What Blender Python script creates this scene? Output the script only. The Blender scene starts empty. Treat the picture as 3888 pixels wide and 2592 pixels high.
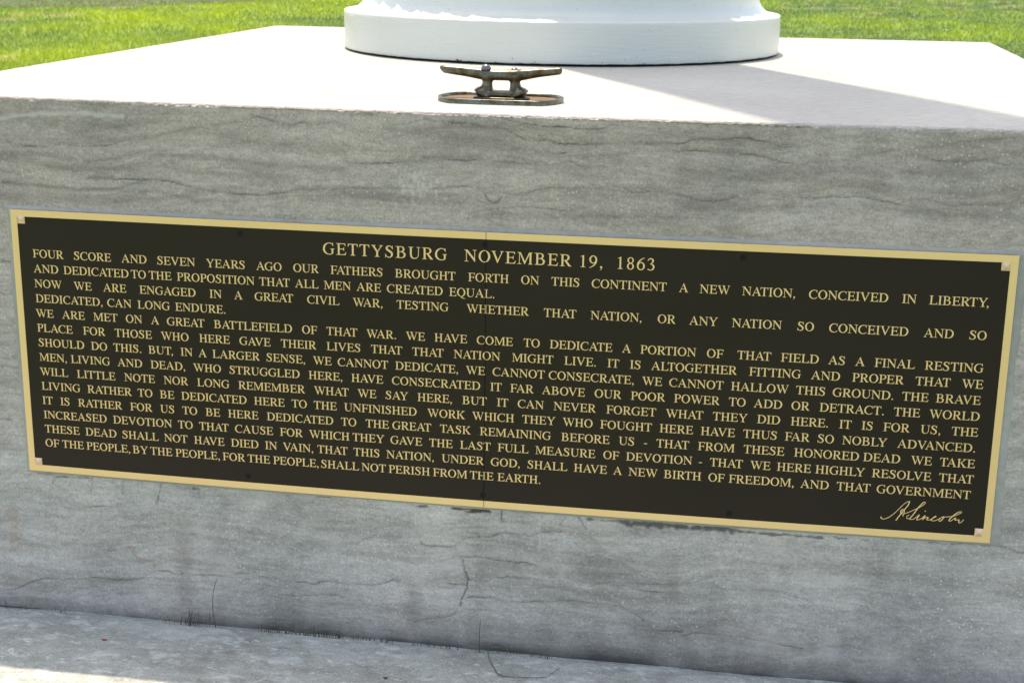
import bpy, bmesh, math, random
import numpy as np
from mathutils import Vector, Matrix
from mathutils.geometry import tessellate_polygon

random.seed(7)
rng = np.random.default_rng(11)
R = math.radians
scene = bpy.context.scene
col = scene.collection

# ------------------------------------------------------------------ camera
cam_d = bpy.data.cameras.new("camera")
cam_d.sensor_width = 22.2
cam_d.lens = 22.2 * 5627.37 / 3888.0
cam_d.clip_end = 2000.0
cam_d.clip_start = 0.05
cam_d.dof.use_dof = True
cam_d.dof.focus_distance = 2.62
cam_d.dof.aperture_fstop = 8.0
cam = bpy.data.objects.new("camera", cam_d)
col.objects.link(cam)
rx = Vector((0.985144, 0.171230, 0.013064))
fw = Vector((-0.161922, 0.951537, -0.261454))
up = Vector((-0.057200, 0.255454, 0.965128))
m = Matrix.Identity(4)
for i in range(3):
    m[i][0] = rx[i]; m[i][1] = up[i]; m[i][2] = -fw[i]
m[0][3], m[1][3], m[2][3] = 0.484676, -2.561802, 0.763278
cam.matrix_world = m
scene.camera = cam

# ------------------------------------------------------------------ sky and sun
SUN_EL = 90.0 - 15.36
AZ = (-0.468, 0.884)                     # horizontal direction towards the sun
world = bpy.data.worlds.new("World")
scene.world = world
world.use_nodes = True
wn = world.node_tree.nodes
sky = wn.new("ShaderNodeTexSky")
sky.sky_type = 'NISHITA'
sky.sun_disc = False
sky.sun_elevation = R(SUN_EL)
sky.sun_rotation = math.atan2(AZ[0], AZ[1])
sky.air_density = 1.0
sky.dust_density = 2.2
sky.ozone_density = 1.0
bg = wn["Background"]
bg.inputs[1].default_value = 0.15
world.node_tree.links.new(sky.outputs[0], bg.inputs[0])
sun_d = bpy.data.lights.new("sun", 'SUN')
sun_d.energy = 2.0
sun_d.angle = R(0.55)
sun_d.color = (1.0, 0.955, 0.89)
sun = bpy.data.objects.new("sun", sun_d)
sun.rotation_euler = (-Vector((-AZ[0] * math.cos(R(SUN_EL)), -AZ[1] * math.cos(R(SUN_EL)), -math.sin(R(SUN_EL))))).to_track_quat('Z', 'Y').to_euler()
col.objects.link(sun)
scene.view_settings.view_transform = 'Standard'
scene.view_settings.look = 'None'
scene.view_settings.exposure = 1.44
scene.view_settings.use_white_balance = True
scene.view_settings.white_balance_temperature = 8100
scene.view_settings.white_balance_tint = 10
scene.view_settings.gamma = 1.0
scene.view_settings.use_curve_mapping = False

# ------------------------------------------------------------------ measures (metres)
ZT = 0.4716      # top of the pedestal
ZL = -0.5588     # top of the step it stands on
ZG = -0.85       # lawn
XL, XR, DEPTH = -1.1761, 1.1523, 2.3702
YF = 0.006       # front face of the stone; the plaque face is at y = 0

# ------------------------------------------------------------------ helpers
def tag(o, label=None, cat=None, group=None, kind=None):
    if label: o['label'] = label
    if cat: o['category'] = cat
    if group: o['group'] = group
    if kind: o['kind'] = kind
    return o

def empty(name, loc, label, cat, group=None):
    o = bpy.data.objects.new(name, None)
    o.location = loc
    o.empty_display_size = 0.05
    col.objects.link(o)
    return tag(o, label, cat, group)

def link(name, me, mat=None, parent=None):
    o = bpy.data.objects.new(name, me)
    if mat: me.materials.append(mat)
    col.objects.link(o)
    if parent:
        o.parent = parent
        o.matrix_parent_inverse = Matrix.Translation(parent.location).inverted()
    return o

def pyobj(name, verts, faces, mat=None, parent=None, smooth=False):
    me = bpy.data.meshes.new(name)
    me.from_pydata([tuple(v) for v in verts], [], faces)
    me.update()
    if smooth:
        me.polygons.foreach_set('use_smooth', [True] * len(me.polygons))
    return link(name, me, mat, parent)

def grid_mesh(name, P, smooth=True):
    """P: (rows, cols, 3) -> quad mesh"""
    nr, nc = P.shape[:2]
    me = bpy.data.meshes.new(name)
    me.vertices.add(nr * nc)
    me.vertices.foreach_set('co', P.reshape(-1).astype(np.float32))
    a = (np.arange(nr - 1)[:, None] * nc + np.arange(nc - 1)[None, :]).reshape(-1)
    q = np.stack([a, a + 1, a + nc + 1, a + nc], 1).reshape(-1)
    n = len(a)
    me.loops.add(n * 4)
    me.loops.foreach_set('vertex_index', q.astype(np.int32))
    me.polygons.add(n)
    me.polygons.foreach_set('loop_start', np.arange(0, n * 4, 4, dtype=np.int32))
    if smooth:
        me.polygons.foreach_set('use_smooth', np.ones(n, dtype=bool))
    me.update(calc_edges=True)
    return me

def color_attr(me, name, rgb):
    at = me.color_attributes.new(name, 'FLOAT_COLOR', 'POINT')
    c = np.ones((rgb.reshape(-1, 3).shape[0], 4), dtype=np.float32)
    c[:, :3] = rgb.reshape(-1, 3)
    at.data.foreach_set('color', c.reshape(-1))

def vnoise(x, y, seed=0):
    """value noise in [-1, 1] on arrays"""
    r = np.random.default_rng(seed).uniform(-1, 1, (256, 256))
    xi = np.floor(x).astype(int); yi = np.floor(y).astype(int)
    fx = x - xi; fy = y - yi
    fx = fx * fx * (3 - 2 * fx); fy = fy * fy * (3 - 2 * fy)
    a = r[xi & 255, yi & 255]; b = r[(xi + 1) & 255, yi & 255]
    c = r[xi & 255, (yi + 1) & 255]; d = r[(xi + 1) & 255, (yi + 1) & 255]
    return (a * (1 - fx) + b * fx) * (1 - fy) + (c * (1 - fx) + d * fx) * fy

def fbm(x, y, seed=0, oct=4):
    s = 0; a = 1.0; t = 0
    for i in range(oct):
        s = s + a * vnoise(x * 2 ** i + 17.3 * i, y * 2 ** i + 5.1 * i, seed + i)
        t += a; a *= 0.55
    return s / t

def catmull(pts, n=6):
    P = [np.array(p, float) for p in pts]
    if len(P) < 3: return P
    Q = [2 * P[0] - P[1]] + P + [2 * P[-1] - P[-2]]
    out = []
    for i in range(1, len(Q) - 2):
        for k in range(n):
            t = k / n
            out.append(0.5 * ((2 * Q[i]) + (-Q[i - 1] + Q[i + 1]) * t + (2 * Q[i - 1] - 5 * Q[i] + 4 * Q[i + 1] - Q[i + 2]) * t * t
                              + (-Q[i - 1] + 3 * Q[i] - 3 * Q[i + 1] + Q[i + 2]) * t ** 3))
    out.append(P[-1])
    return out

def tube(pts, rads, n=8):
    """tapered tube with rounded ends -> verts, faces"""
    pts = [Vector(p) for p in pts]
    V = []; F = []
    N = len(pts)
    ref = Vector((0.13, 0.2, 1)).normalized()
    for i, p in enumerate(pts):
        t = (pts[min(i + 1, N - 1)] - pts[max(i - 1, 0)]).normalized()
        u = t.cross(ref)
        if u.length < 1e-3: u = t.cross(Vector((1, 0, 0)))
        u.normalize(); v = t.cross(u)
        for k in range(n):
            a = 2 * math.pi * k / n
            V.append(p + (u * math.cos(a) + v * math.sin(a)) * rads[i])
    for i in range(N - 1):
        for k in range(n):
            a = i * n + k; b = i * n + (k + 1) % n
            F.append((a, b, b + n, a + n))
    V.append(pts[0]); V.append(pts[-1])
    for k in range(n):
        F.append((len(V) - 2, (k + 1) % n, k))
        F.append((len(V) - 1, (N - 1) * n + k, (N - 1) * n + (k + 1) % n))
    return V, F

def lathe(prof, n=192, cx=0, cy=0, mod=None):
    """prof: list of (r, z); surface of revolution with optional radial modulation"""
    th = np.linspace(0, 2 * np.pi, n + 1)
    r = np.array([p[0] for p in prof])[:, None] * np.ones((1, n + 1))
    if mod is not None: r = r + mod(th)[None, :] * np.array([p[2] if len(p) > 2 else 0 for p in prof])[:, None]
    z = np.array([p[1] for p in prof])[:, None] * np.ones((1, n + 1))
    return np.stack([cx + r * np.cos(th), cy + r * np.sin(th), z], 2)

# ------------------------------------------------------------------ materials
def new_mat(name):
    mt = bpy.data.materials.new(name)
    mt.use_nodes = True
    nt = mt.node_tree
    return mt, nt, nt.nodes["Principled BSDF"]

class NT:
    def __init__(s, nt): s.nt = nt; s.L = nt.links.new
    def n(s, t, **kw):
        nd = s.nt.nodes.new(t)
        for k, v in kw.items(): setattr(nd, k, v)
        return nd
    def coord(s, scale=(1, 1, 1), rot=(0, 0, 0)):
        tc = s.n("ShaderNodeTexCoord"); mp = s.n("ShaderNodeMapping")
        s.L(tc.outputs["Object"], mp.inputs[0])
        mp.inputs["Scale"].default_value = scale
        mp.inputs["Rotation"].default_value = rot
        return mp.outputs[0]
    def noise(s, vec, scale, detail=4, rough=0.55, dist=0.0):
        nd = s.n("ShaderNodeTexNoise")
        nd.inputs["Scale"].default_value = scale
        nd.inputs["Detail"].default_value = detail
        nd.inputs["Roughness"].default_value = rough
        nd.inputs["Distortion"].default_value = dist
        s.L(vec, nd.inputs["Vector"])
        return nd.outputs["Fac"]
    def voro(s, vec, scale, feature='F1', rand=1.0):
        nd = s.n("ShaderNodeTexVoronoi"); nd.feature = feature
        nd.inputs["Scale"].default_value = scale
        nd.inputs["Randomness"].default_value = rand
        s.L(vec, nd.inputs["Vector"])
        return nd
    def ramp(s, fac, stops):
        nd = s.n("ShaderNodeValToRGB")
        el = nd.color_ramp.elements
        while len(el) < len(stops): el.new(0.5)
        for e, (p, c) in zip(el, stops):
            e.position = p
            e.color = (c, c, c, 1) if isinstance(c, (int, float)) else (*c, 1)
        s.L(fac, nd.inputs[0])
        return nd.outputs[0]
    def mix(s, fac, a, b, mode='MIX'):
        nd = s.n("ShaderNodeMix", data_type='RGBA', blend_type=mode)
        for inp, v in ((0, fac), (6, a), (7, b)):
            if isinstance(v, (int, float)): nd.inputs[inp].default_value = v if inp == 0 else (v, v, v, 1)
            elif isinstance(v, tuple): nd.inputs[inp].default_value = (*v, 1)
            else: s.L(v, nd.inputs[inp])
        return nd.outputs[2]
    def math(s, op, a, b=0.0, clamp=False):
        nd = s.n("ShaderNodeMath", operation=op); nd.use_clamp = clamp
        for i, v in enumerate((a, b)):
            if isinstance(v, (int, float)): nd.inputs[i].default_value = v
            else: s.L(v, nd.inputs[i])
        return nd.outputs[0]
    def bump(s, h, strength, dist, normal=None):
        nd = s.n("ShaderNodeBump")
        nd.inputs["Strength"].default_value = strength
        nd.inputs["Distance"].default_value = dist
        s.L(h, nd.inputs["Height"])
        if normal: s.L(normal, nd.inputs["Normal"])
        return nd.outputs[0]

def simple(name, color, rough=0.6, metal=0.0, bump=None, spec=0.5):
    mt, nt, b = new_mat(name)
    b.inputs["Base Color"].default_value = (*color, 1)
    b.inputs["Roughness"].default_value = rough
    b.inputs["Metallic"].default_value = metal
    b.inputs["Specular IOR Level"].default_value = spec
    if bump:
        k = NT(nt)
        v = k.coord()
        k.L(k.bump(k.noise(v, bump[0], 3), bump[1], bump[2]), b.inputs["Normal"])
    return mt

def stone_material(name, top_scale=1.0):
    """weathered limestone: warm bedding bands above, cooler and paler below; marks come from a vertex layer"""
    mt, nt, b = new_mat(name)
    k = NT(nt)
    v = k.coord()
    att = k.n("ShaderNodeAttribute"); att.attribute_name = "marks"
    sep = k.n("ShaderNodeSeparateColor"); k.L(att.outputs["Color"], sep.inputs[0])
    tc = k.n("ShaderNodeTexCoord")
    xyz = k.n("ShaderNodeSeparateXYZ"); k.L(tc.outputs["Object"], xyz.inputs[0])
    # warp so the bedding undulates
    w = k.n("ShaderNodeTexNoise"); w.inputs["Scale"].default_value = 2.6; w.inputs["Detail"].default_value = 2
    k.L(v, w.inputs["Vector"])
    wv = k.n("ShaderNodeVectorMath", operation='SCALE'); k.L(w.outputs["Color"], wv.inputs[0]); wv.inputs[3].default_value = 0.16
    ad = k.n("ShaderNodeVectorMath", operation='ADD'); k.L(tc.outputs["Object"], ad.inputs[0]); k.L(wv.outputs[0], ad.inputs[1])
    mp = k.n("ShaderNodeMapping"); k.L(ad.outputs[0], mp.inputs[0]); mp.inputs["Scale"].default_value = (0.9, 0.9, 13.0)
    bands = k.noise(mp.outputs[0], 2.4, 6, 0.62)
    mp2 = k.n("ShaderNodeMapping"); k.L(ad.outputs[0], mp2.inputs[0]); mp2.inputs["Scale"].default_value = (3.0, 3.0, 26.0)
    streak = k.noise(mp2.outputs[0], 6.0, 5, 0.7)
    blotch = k.noise(v, 3.2, 5, 0.6, 0.4)
    # height blend: 1 above the plaque, 0 at the foot
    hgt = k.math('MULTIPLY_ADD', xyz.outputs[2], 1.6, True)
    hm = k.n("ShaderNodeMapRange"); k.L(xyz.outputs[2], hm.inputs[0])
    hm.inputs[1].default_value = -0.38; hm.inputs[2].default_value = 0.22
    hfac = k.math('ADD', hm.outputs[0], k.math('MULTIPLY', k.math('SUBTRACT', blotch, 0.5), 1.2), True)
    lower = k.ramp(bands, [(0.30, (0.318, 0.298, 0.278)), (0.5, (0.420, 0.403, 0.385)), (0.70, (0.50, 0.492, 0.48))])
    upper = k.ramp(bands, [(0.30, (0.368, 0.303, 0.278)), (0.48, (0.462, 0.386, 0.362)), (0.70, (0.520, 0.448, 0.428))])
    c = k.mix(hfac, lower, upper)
    c = k.mix(0.55, c, k.ramp(streak, [(0.3, 0.78), (0.5, 1.0), (0.75, 1.12)]), 'MULTIPLY')
    c = k.mix(1.0, c, k.ramp(blotch, [(0.30, 0.74), (0.5, 0.99), (0.70, 1.16)]), 'MULTIPLY')
    # grain
    g1 = k.noise(v, 260.0, 3, 0.75)
    g2 = k.noise(k.coord((1, 1, 2.6)), 55.0, 5, 0.72)
    g3 = k.noise(k.coord((1, 1, 3.2)), 16.0, 5, 0.65, 0.3)
    c = k.mix(0.5, c, k.ramp(g3, [(0.3, 0.78), (0.5, 1.0), (0.7, 1.15)]), 'MULTIPLY')
    c = k.mix(0.85, c, k.ramp(g1, [(0.3, 0.70), (0.5, 1.0), (0.72, 1.28)]), 'MULTIPLY')
    c = k.mix(0.8, c, k.ramp(g2, [(0.3, 0.80), (0.5, 1.0), (0.72, 1.18)]), 'MULTIPLY')
    # pale fossil specks, denser in some beds
    vo = k.voro(v, 150.0)
    sp = k.ramp(vo.outputs["Distance"], [(0.0, 1.0), (0.22, 1.0), (0.34, 0.0)])
    rn = k.n("ShaderNodeSeparateColor"); k.L(vo.outputs["Color"], rn.inputs[0])
    dens = k.ramp(k.noise(v, 4.0, 3), [(0.35, 0.1), (0.75, 1.0)])
    pick = k.math('MULTIPLY', k.math('GREATER_THAN', rn.outputs[0], 0.80), k.math('MULTIPLY', sp, dens))
    c = k.mix(k.math('MULTIPLY', pick, 0.85), c, (0.76, 0.69, 0.64))
    vo2 = k.voro(v, 48.0)
    sp2 = k.ramp(vo2.outputs["Distance"], [(0.0, 0.5), (0.09, 0.6), (0.13, 1.0), (0.19, 0.0)])
    rn2 = k.n("ShaderNodeSeparateColor"); k.L(vo2.outputs["Color"], rn2.inputs[0])
    pick2 = k.math('MULTIPLY', k.math('GREATER_THAN', rn2.outputs[1], 0.86), sp2)
    c = k.mix(k.math('MULTIPLY', pick2, 0.85), c, (0.72, 0.66, 0.61))
    # marks
    c = k.mix(sep.outputs[1], c, (0.65, 0.60, 0.575))
    c = k.mix(sep.outputs[2], c, (0.36, 0.20, 0.10))
    c = k.mix(sep.outputs[0], c, (0.042, 0.042, 0.038))
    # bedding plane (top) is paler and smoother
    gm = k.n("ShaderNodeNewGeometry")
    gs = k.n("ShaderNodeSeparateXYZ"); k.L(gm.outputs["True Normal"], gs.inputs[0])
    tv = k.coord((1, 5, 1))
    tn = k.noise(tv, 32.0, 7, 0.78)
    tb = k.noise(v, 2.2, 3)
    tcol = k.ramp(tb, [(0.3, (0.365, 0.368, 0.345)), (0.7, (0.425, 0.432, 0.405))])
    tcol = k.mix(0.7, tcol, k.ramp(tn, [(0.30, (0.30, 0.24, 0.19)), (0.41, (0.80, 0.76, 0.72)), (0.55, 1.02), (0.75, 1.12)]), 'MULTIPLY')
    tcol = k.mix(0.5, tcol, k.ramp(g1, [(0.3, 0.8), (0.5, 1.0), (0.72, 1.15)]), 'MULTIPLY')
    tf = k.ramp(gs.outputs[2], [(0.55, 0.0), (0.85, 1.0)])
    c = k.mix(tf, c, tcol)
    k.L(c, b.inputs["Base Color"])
    b.inputs["Roughness"].default_value = 0.82
    b.inputs["Specular IOR Level"].default_value = 0.35
    h = k.math('ADD', k.math('MULTIPLY', g1, 0.5), k.math('MULTIPLY', g2, 0.8))
    h = k.math('ADD', h, k.math('MULTIPLY', streak, 0.9))
    k.L(k.bump(h, 0.55, 0.0022), b.inputs["Normal"])
    return mt

def step_material():
    mt, nt, b = new_mat("step_stone")
    k = NT(nt)
    v = k.coord((1, 1.6, 1))
    v1 = k.coord()
    bl = k.noise(v, 5.0, 6, 0.65, 0.3)
    c = k.ramp(bl, [(0.28, (0.255, 0.268, 0.245)), (0.5, (0.34, 0.362, 0.335)), (0.72, (0.42, 0.45, 0.425))])
    mid = k.noise(v, 24.0, 6, 0.75)
    c = k.mix(0.9, c, k.ramp(mid, [(0.28, 0.62), (0.5, 1.0), (0.72, 1.22)]), 'MULTIPLY')
    g = k.noise(v1, 240.0, 3, 0.75)
    c = k.mix(0.85, c, k.ramp(g, [(0.3, 0.62), (0.5, 1.0), (0.72, 1.35)]), 'MULTIPLY')
    # lichen-pale spots: broken, soft edged, two sizes
    p1 = k.noise(k.coord((1.0, 1.7, 1)), 17.0, 8, 0.72, 0.3)
    p2 = k.noise(k.coord((1.0, 1.5, 1)), 46.0, 6, 0.7, 0.2)
    patch = k.math('ADD', k.ramp(p1, [(0.53, 0.0), (0.63, 0.7)]), k.ramp(p2, [(0.585, 0.0), (0.64, 0.9)]), True)
    c = k.mix(k.math('MULTIPLY', patch, 0.75), c, (0.60, 0.64, 0.64))
    dk = k.noise(v, 13.0, 7, 0.7)
    c = k.mix(k.math('MULTIPLY', k.ramp(dk, [(0.56, 0.0), (0.70, 1.0)]), 0.45), c, (0.17, 0.175, 0.17))
    k.L(c, b.inputs["Base Color"])
    b.inputs["Roughness"].default_value = 0.85
    k.L(k.bump(k.math('ADD', k.math('MULTIPLY', g, 0.5), mid), 0.7, 0.003), b.inputs["Normal"])
    return mt

def paint_material():
    mt, nt, b = new_mat("white_paint")
    k = NT(nt)
    v = k.coord()
    tc = k.n("ShaderNodeTexCoord")
    xyz = k.n("ShaderNodeSeparateXYZ"); k.L(tc.outputs["Object"], xyz.inputs[0])
    n1 = k.noise(v, 3.0, 4)
    c = k.ramp(n1, [(0.3, (0.555, 0.585, 0.555)), (0.7, (0.615, 0.64, 0.61))])
    # chips along the very bottom
    ch = k.noise(k.coord((1, 1, 2.2)), 60.0, 4, 0.7)
    low = k.n("ShaderNodeMapRange"); k.L(xyz.outputs[2], low.inputs[0])
    low.inputs[1].default_value = ZT + 0.002; low.inputs[2].default_value = ZT + 0.016
    low.inputs[3].default_value = 0.17; low.inputs[4].default_value = -0.05
    chip = k.ramp(k.math('ADD', ch, low.outputs[0]), [(0.70, 0.0), (0.72, 1.0)])
    c = k.mix(chip, c, (0.035, 0.04, 0.035))
    dots = k.voro(v, 16.0)
    dd = k.ramp(dots.outputs["Distance"], [(0.0, 1.0), (0.035, 1.0), (0.05, 0.0)])
    c = k.mix(k.math('MULTIPLY', dd, 0.4), c, (0.25, 0.25, 0.22))
    k.L(c, b.inputs["Base Color"])
    b.inputs["Roughness"].default_value = 0.33
    b.inputs["Coat Weight"].default_value = 0.15
    b.inputs["Coat Roughness"].default_value = 0.2
    br = k.noise(k.coord((3.5, 3.5, 46.0)), 3.4, 5, 0.62, 0.4)
    lumps = k.ramp(k.noise(k.coord((1, 1, 1.5)), 26.0, 3), [(0.58, 0.0), (0.66, 1.0)])
    h = k.math('ADD', k.math('MULTIPLY', br, 0.8), k.math('MULTIPLY', lumps, 0.35))
    k.L(k.bump(h, 0.5, 0.003), b.inputs["Normal"])
    return mt

def bronze_material():
    mt, nt, b = new_mat("weathered_bronze")
    k = NT(nt)
    v = k.coord()
    n1 = k.noise(v, 38.0, 5, 0.65, 0.6)
    c = k.ramp(n1, [(0.3, (0.055, 0.045, 0.026)), (0.48, (0.11, 0.10, 0.07)), (0.62, (0.17, 0.175, 0.145)), (0.75, (0.10, 0.125, 0.12))])
    k.L(c, b.inputs["Base Color"])
    b.inputs["Metallic"].default_value = 0.85
    rr = k.ramp(k.noise(v, 60.0, 3), [(0.3, 0.22), (0.7, 0.42)])
    k.L(rr, b.inputs["Roughness"])
    k.L(k.bump(n1, 0.15, 0.0015), b.inputs["Normal"])
    return mt

def brass_material(name="brass", base=(0.99, 0.645, 0.315)):
    mt, nt, b = new_mat(name)
    k = NT(nt)
    v = k.coord((1, 1, 14))
    n1 = k.noise(v, 60.0, 3, 0.6)
    n2 = k.noise(k.coord(), 2.5, 3)
    c = k.mix(n2, tuple(x * 0.92 for x in base), tuple(min(1, x * 1.08) for x in base))
    k.L(c, b.inputs["Base Color"])
    b.inputs["Metallic"].default_value = 0.35
    b.inputs["Roughness"].default_value = 0.5
    k.L(k.bump(n1, 0.06, 0.0006), b.inputs["Normal"])
    return mt

def panel_material():
    mt, nt, b = new_mat("dark_bronze_enamel")
    k = NT(nt)
    g = k.noise(k.coord(), 420.0, 2, 0.7)
    n2 = k.noise(k.coord((1, 1, 2)), 3.0, 3)
    c = k.ramp(n2, [(0.3, (0.0172, 0.0100, 0.0085)), (0.7, (0.0222, 0.0130, 0.0110))])
    c = k.mix(0.6, c, k.ramp(g, [(0.3, 0.75), (0.7, 1.25)]), 'MULTIPLY')
    k.L(c, b.inputs["Base Color"])
    b.inputs["Roughness"].default_value = 0.42
    b.inputs["Specular IOR Level"].default_value = 0.30
    k.L(k.bump(g, 0.15, 0.0003), b.inputs["Normal"])
    return mt

MAT_STONE = stone_material("limestone")
MAT_STEP = step_material()
MAT_PAINT = paint_material()
MAT_BRONZE = bronze_material()
MAT_BRASS = brass_material()
MAT_PANEL = panel_material()
# ------------------------------------------------------------------ lawn
STRAW = [(0.77, 36.81), (1.63, 37.41), (2.62, 37.72), (2.45, 33.4), (3.5, 38.52), (4.98, 36.49), (5.79, 41.93), (6.63, 40.85),
         (6.39, 37.57), (4.12, 43.23), (1.55, 42.18), (5.01, 44.27), (7.11, 44.94), (4.99, 39.27), (-14.52, 25.97), (-14.02, 24.53),
         (-13.78, 26.02), (-13.69, 26.21), (-9.62, 16.02), (-14.24, 30.06), (-14.16, 29.37)]
_r = random.Random(3)
for _i in range(26):
    STRAW.append((_r.uniform(-1, 12), _r.uniform(34, 60)))

def shade_dull_mask(x, y):
    """greyer, shorter grass: tree shade painted in at far left, plus the far distance"""
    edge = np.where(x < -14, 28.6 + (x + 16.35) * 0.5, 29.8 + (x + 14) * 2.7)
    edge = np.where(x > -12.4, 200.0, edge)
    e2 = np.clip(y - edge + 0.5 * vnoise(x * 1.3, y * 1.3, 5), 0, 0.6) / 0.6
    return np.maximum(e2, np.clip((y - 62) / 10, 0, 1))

def straw_mask(x, y):
    s = np.zeros_like(x)
    for i, (cx, cy) in enumerate(STRAW):
        rx_, ry_ = 0.20 + 0.16 * ((i * 7) % 5) / 4, 0.32 + 0.2 * ((i * 3) % 4) / 3
        s = np.maximum(s, 1 - np.sqrt(((x - cx) / rx_) ** 2 + ((y - cy) / ry_) ** 2))
    return np.clip(s * 2.2, 0, 1)

def lawn_tone(x, y):
    """0 dark, 1 bright yellow green"""
    n = 0.55 * fbm(x * 0.55, y * 0.30, 21, 3) + 0.45 * fbm(x * 1.7, y * 0.9, 31, 3)
    side = np.clip((-x - 2) / 8, 0, 1) * 0.32          # clover-rich, brighter turf on the left
    return np.clip(0.31 + side + n * 0.95, 0, 1)

def lawn_rgb(x, y, jit=0.0):
    t = np.clip(lawn_tone(x, y) + jit, 0, 1)[:, None]
    dark = np.array([0.095, 0.165, 0.066]); mid = np.array([0.185, 0.285, 0.062]); hi = np.array([0.300, 0.400, 0.036])
    c = np.where(t < 0.5, dark + (mid - dark) * t * 2, mid + (hi - mid) * (t - 0.5) * 2)
    d = shade_dull_mask(x, y)[:, None]
    c = c * (1 - d) + np.array([0.130, 0.170, 0.075]) * (0.85 + 0.3 * t) * d  # painted tree shade and distance both blend to this grey-green
    s = straw_mask(x, y)[:, None]
    return c * (1 - s) + np.array([0.40, 0.32, 0.21]) * s

ys = np.concatenate([np.linspace(-40, 8, 25), np.geomspace(8.6, 70, 330), np.geomspace(74, 900, 24)])
xs = np.concatenate([np.linspace(-500, -34, 20), np.linspace(-32, 32, 330), np.linspace(34, 500, 20)])
X, Y = np.meshgrid(xs, ys)
P = np.stack([X, Y, ZG + 0.012 * fbm(X * 0.8, Y * 0.8, 3, 3)], 2)
P[..., 2] = np.where((np.abs(X) < 3) & (Y < 5), ZG, P[..., 2])
me = grid_mesh("lawn", P)
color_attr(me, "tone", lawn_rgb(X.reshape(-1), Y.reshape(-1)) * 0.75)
mt, nt, b = new_mat("turf")
k = NT(nt)
at = k.n("ShaderNodeAttribute"); at.attribute_name = "tone"
g = k.noise(k.coord((1, 0.5, 1)), 30.0, 5, 0.7)
c = k.mix(0.9, at.outputs["Color"], k.ramp(g, [(0.3, 0.5), (0.5, 1.0), (0.7, 1.5)]), 'MULTIPLY')
k.L(c, b.inputs["Base Color"]); b.inputs["Roughness"].default_value = 0.9
b.inputs["Specular IOR Level"].default_value = 0.1
k.L(k.bump(g, 0.8, 0.03), b.inputs["Normal"])
MAT_TURF = mt
tag(link("lawn", me, mt), "green lawn spreading behind the pedestal", None, None, 'structure')

# blades of grass: two-triangle bent leaves
mt, nt, b = new_mat("grass_leaf")
k = NT(nt)
at = k.n("ShaderNodeAttribute"); at.attribute_name = "tone"
k.L(at.outputs["Color"], b.inputs["Base Color"])
b.inputs["Roughness"].default_value = 0.45
b.inputs["Specular IOR Level"].default_value = 0.35
tr = k.n("ShaderNodeBsdfTranslucent")
k.L(k.mix(1.0, at.outputs["Color"], (1.25, 1.15, 0.6), 'MULTIPLY'), tr.inputs[0])
ms = k.n("ShaderNodeMixShader"); ms.inputs[0].default_value = 0.45
k.L(b.outputs[0], ms.inputs[1]); k.L(tr.outputs[0], ms.inputs[2])
k.L(ms.outputs[0], nt.nodes["Material Output"].inputs[0])
MAT_LEAF = mt

def blades(name, x, y, h, w, rgb, label, z0=None):
    n = len(x)
    a = rng.uniform(0, 2 * np.pi, n)
    ln = rng.uniform(0.2, 0.9, n) * h
    la = rng.uniform(0, 2 * np.pi, n)
    ux, uy = np.cos(a) * w / 2, np.sin(a) * w / 2
    z = np.full(n, ZG) if z0 is None else z0
    mx, my, mz = x + np.cos(la) * ln * 0.35, y + np.sin(la) * ln * 0.35, z + h * 0.6
    tx, ty, tz = x + np.cos(la) * ln, y + np.sin(la) * ln, z + h
    V = np.stack([np.stack([x - ux, y - uy, z - 0.01], 1), np.stack([x + ux, y + uy, z - 0.01], 1),
                  np.stack([mx + ux * .8, my + uy * .8, mz], 1), np.stack([mx - ux * .8, my - uy * .8, mz], 1),
                  np.stack([tx, ty, tz], 1)], 1)
    me = bpy.data.meshes.new(name)
    me.vertices.add(n * 5); me.vertices.foreach_set('co', V.reshape(-1).astype(np.float32))
    base = np.arange(n)[:, None] * 5
    lp = np.concatenate([base + np.array([[0, 1, 2, 3]]), base + np.array([[3, 2, 4]])], 1).reshape(-1)
    me.loops.add(n * 7); me.loops.foreach_set('vertex_index', lp.astype(np.int32))
    ls = (np.arange(n)[:, None] * 7 + np.array([[0, 4]])).reshape(-1)
    me.polygons.add(n * 2); me.polygons.foreach_set('loop_start', ls.astype(np.int32))
    me.update(calc_edges=True)
    color_attr(me, "tone", np.repeat(rgb, 5, axis=0))
    o = link(name, me, MAT_LEAF)
    return tag(o, label, 'grass', None, 'stuff')

NB = 230000
# sample distance so that the number per square metre falls with distance
u = rng.uniform(0, 1, NB)
dist = 12.0 * (62.0 / 12.0) ** u
ang = rng.uniform(R(-36), R(36), NB) + R(10)         # bearing left of +y
# thinner cover to the sides and near the step, where the photograph does not look
NS = 150000
dist = np.concatenate([dist, 3.5 * (62.0 / 3.5) ** rng.uniform(0, 1, NS)])
ang = np.concatenate([ang, rng.uniform(R(-80), R(80), NS) + R(5)])
x = 0.48 - np.sin(ang) * dist; y = -2.56 + np.cos(ang) * dist
keep = ~((np.abs(x) < 1.66) & (y > -0.65) & (y < 2.95))
x, y, dist = x[keep], y[keep], dist[keep]; NB = len(x)
tone_j = rng.normal(0, 0.17, NB)
tuft = fbm(x * 2.5, y * 2.5, 44, 2)
dm = shade_dull_mask(x, y)
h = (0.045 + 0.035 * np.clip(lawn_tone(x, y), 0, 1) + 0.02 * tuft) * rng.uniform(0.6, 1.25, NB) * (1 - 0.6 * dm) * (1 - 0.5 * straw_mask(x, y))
w = rng.uniform(0.006, 0.013, NB) * np.clip(dist / 18, 0.9, 2.4)
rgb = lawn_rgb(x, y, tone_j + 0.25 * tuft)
blades("grass_blades", x, y, np.maximum(h, 0.012), w, rgb, "short blades of grass and clover leaves covering the lawn")

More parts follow.
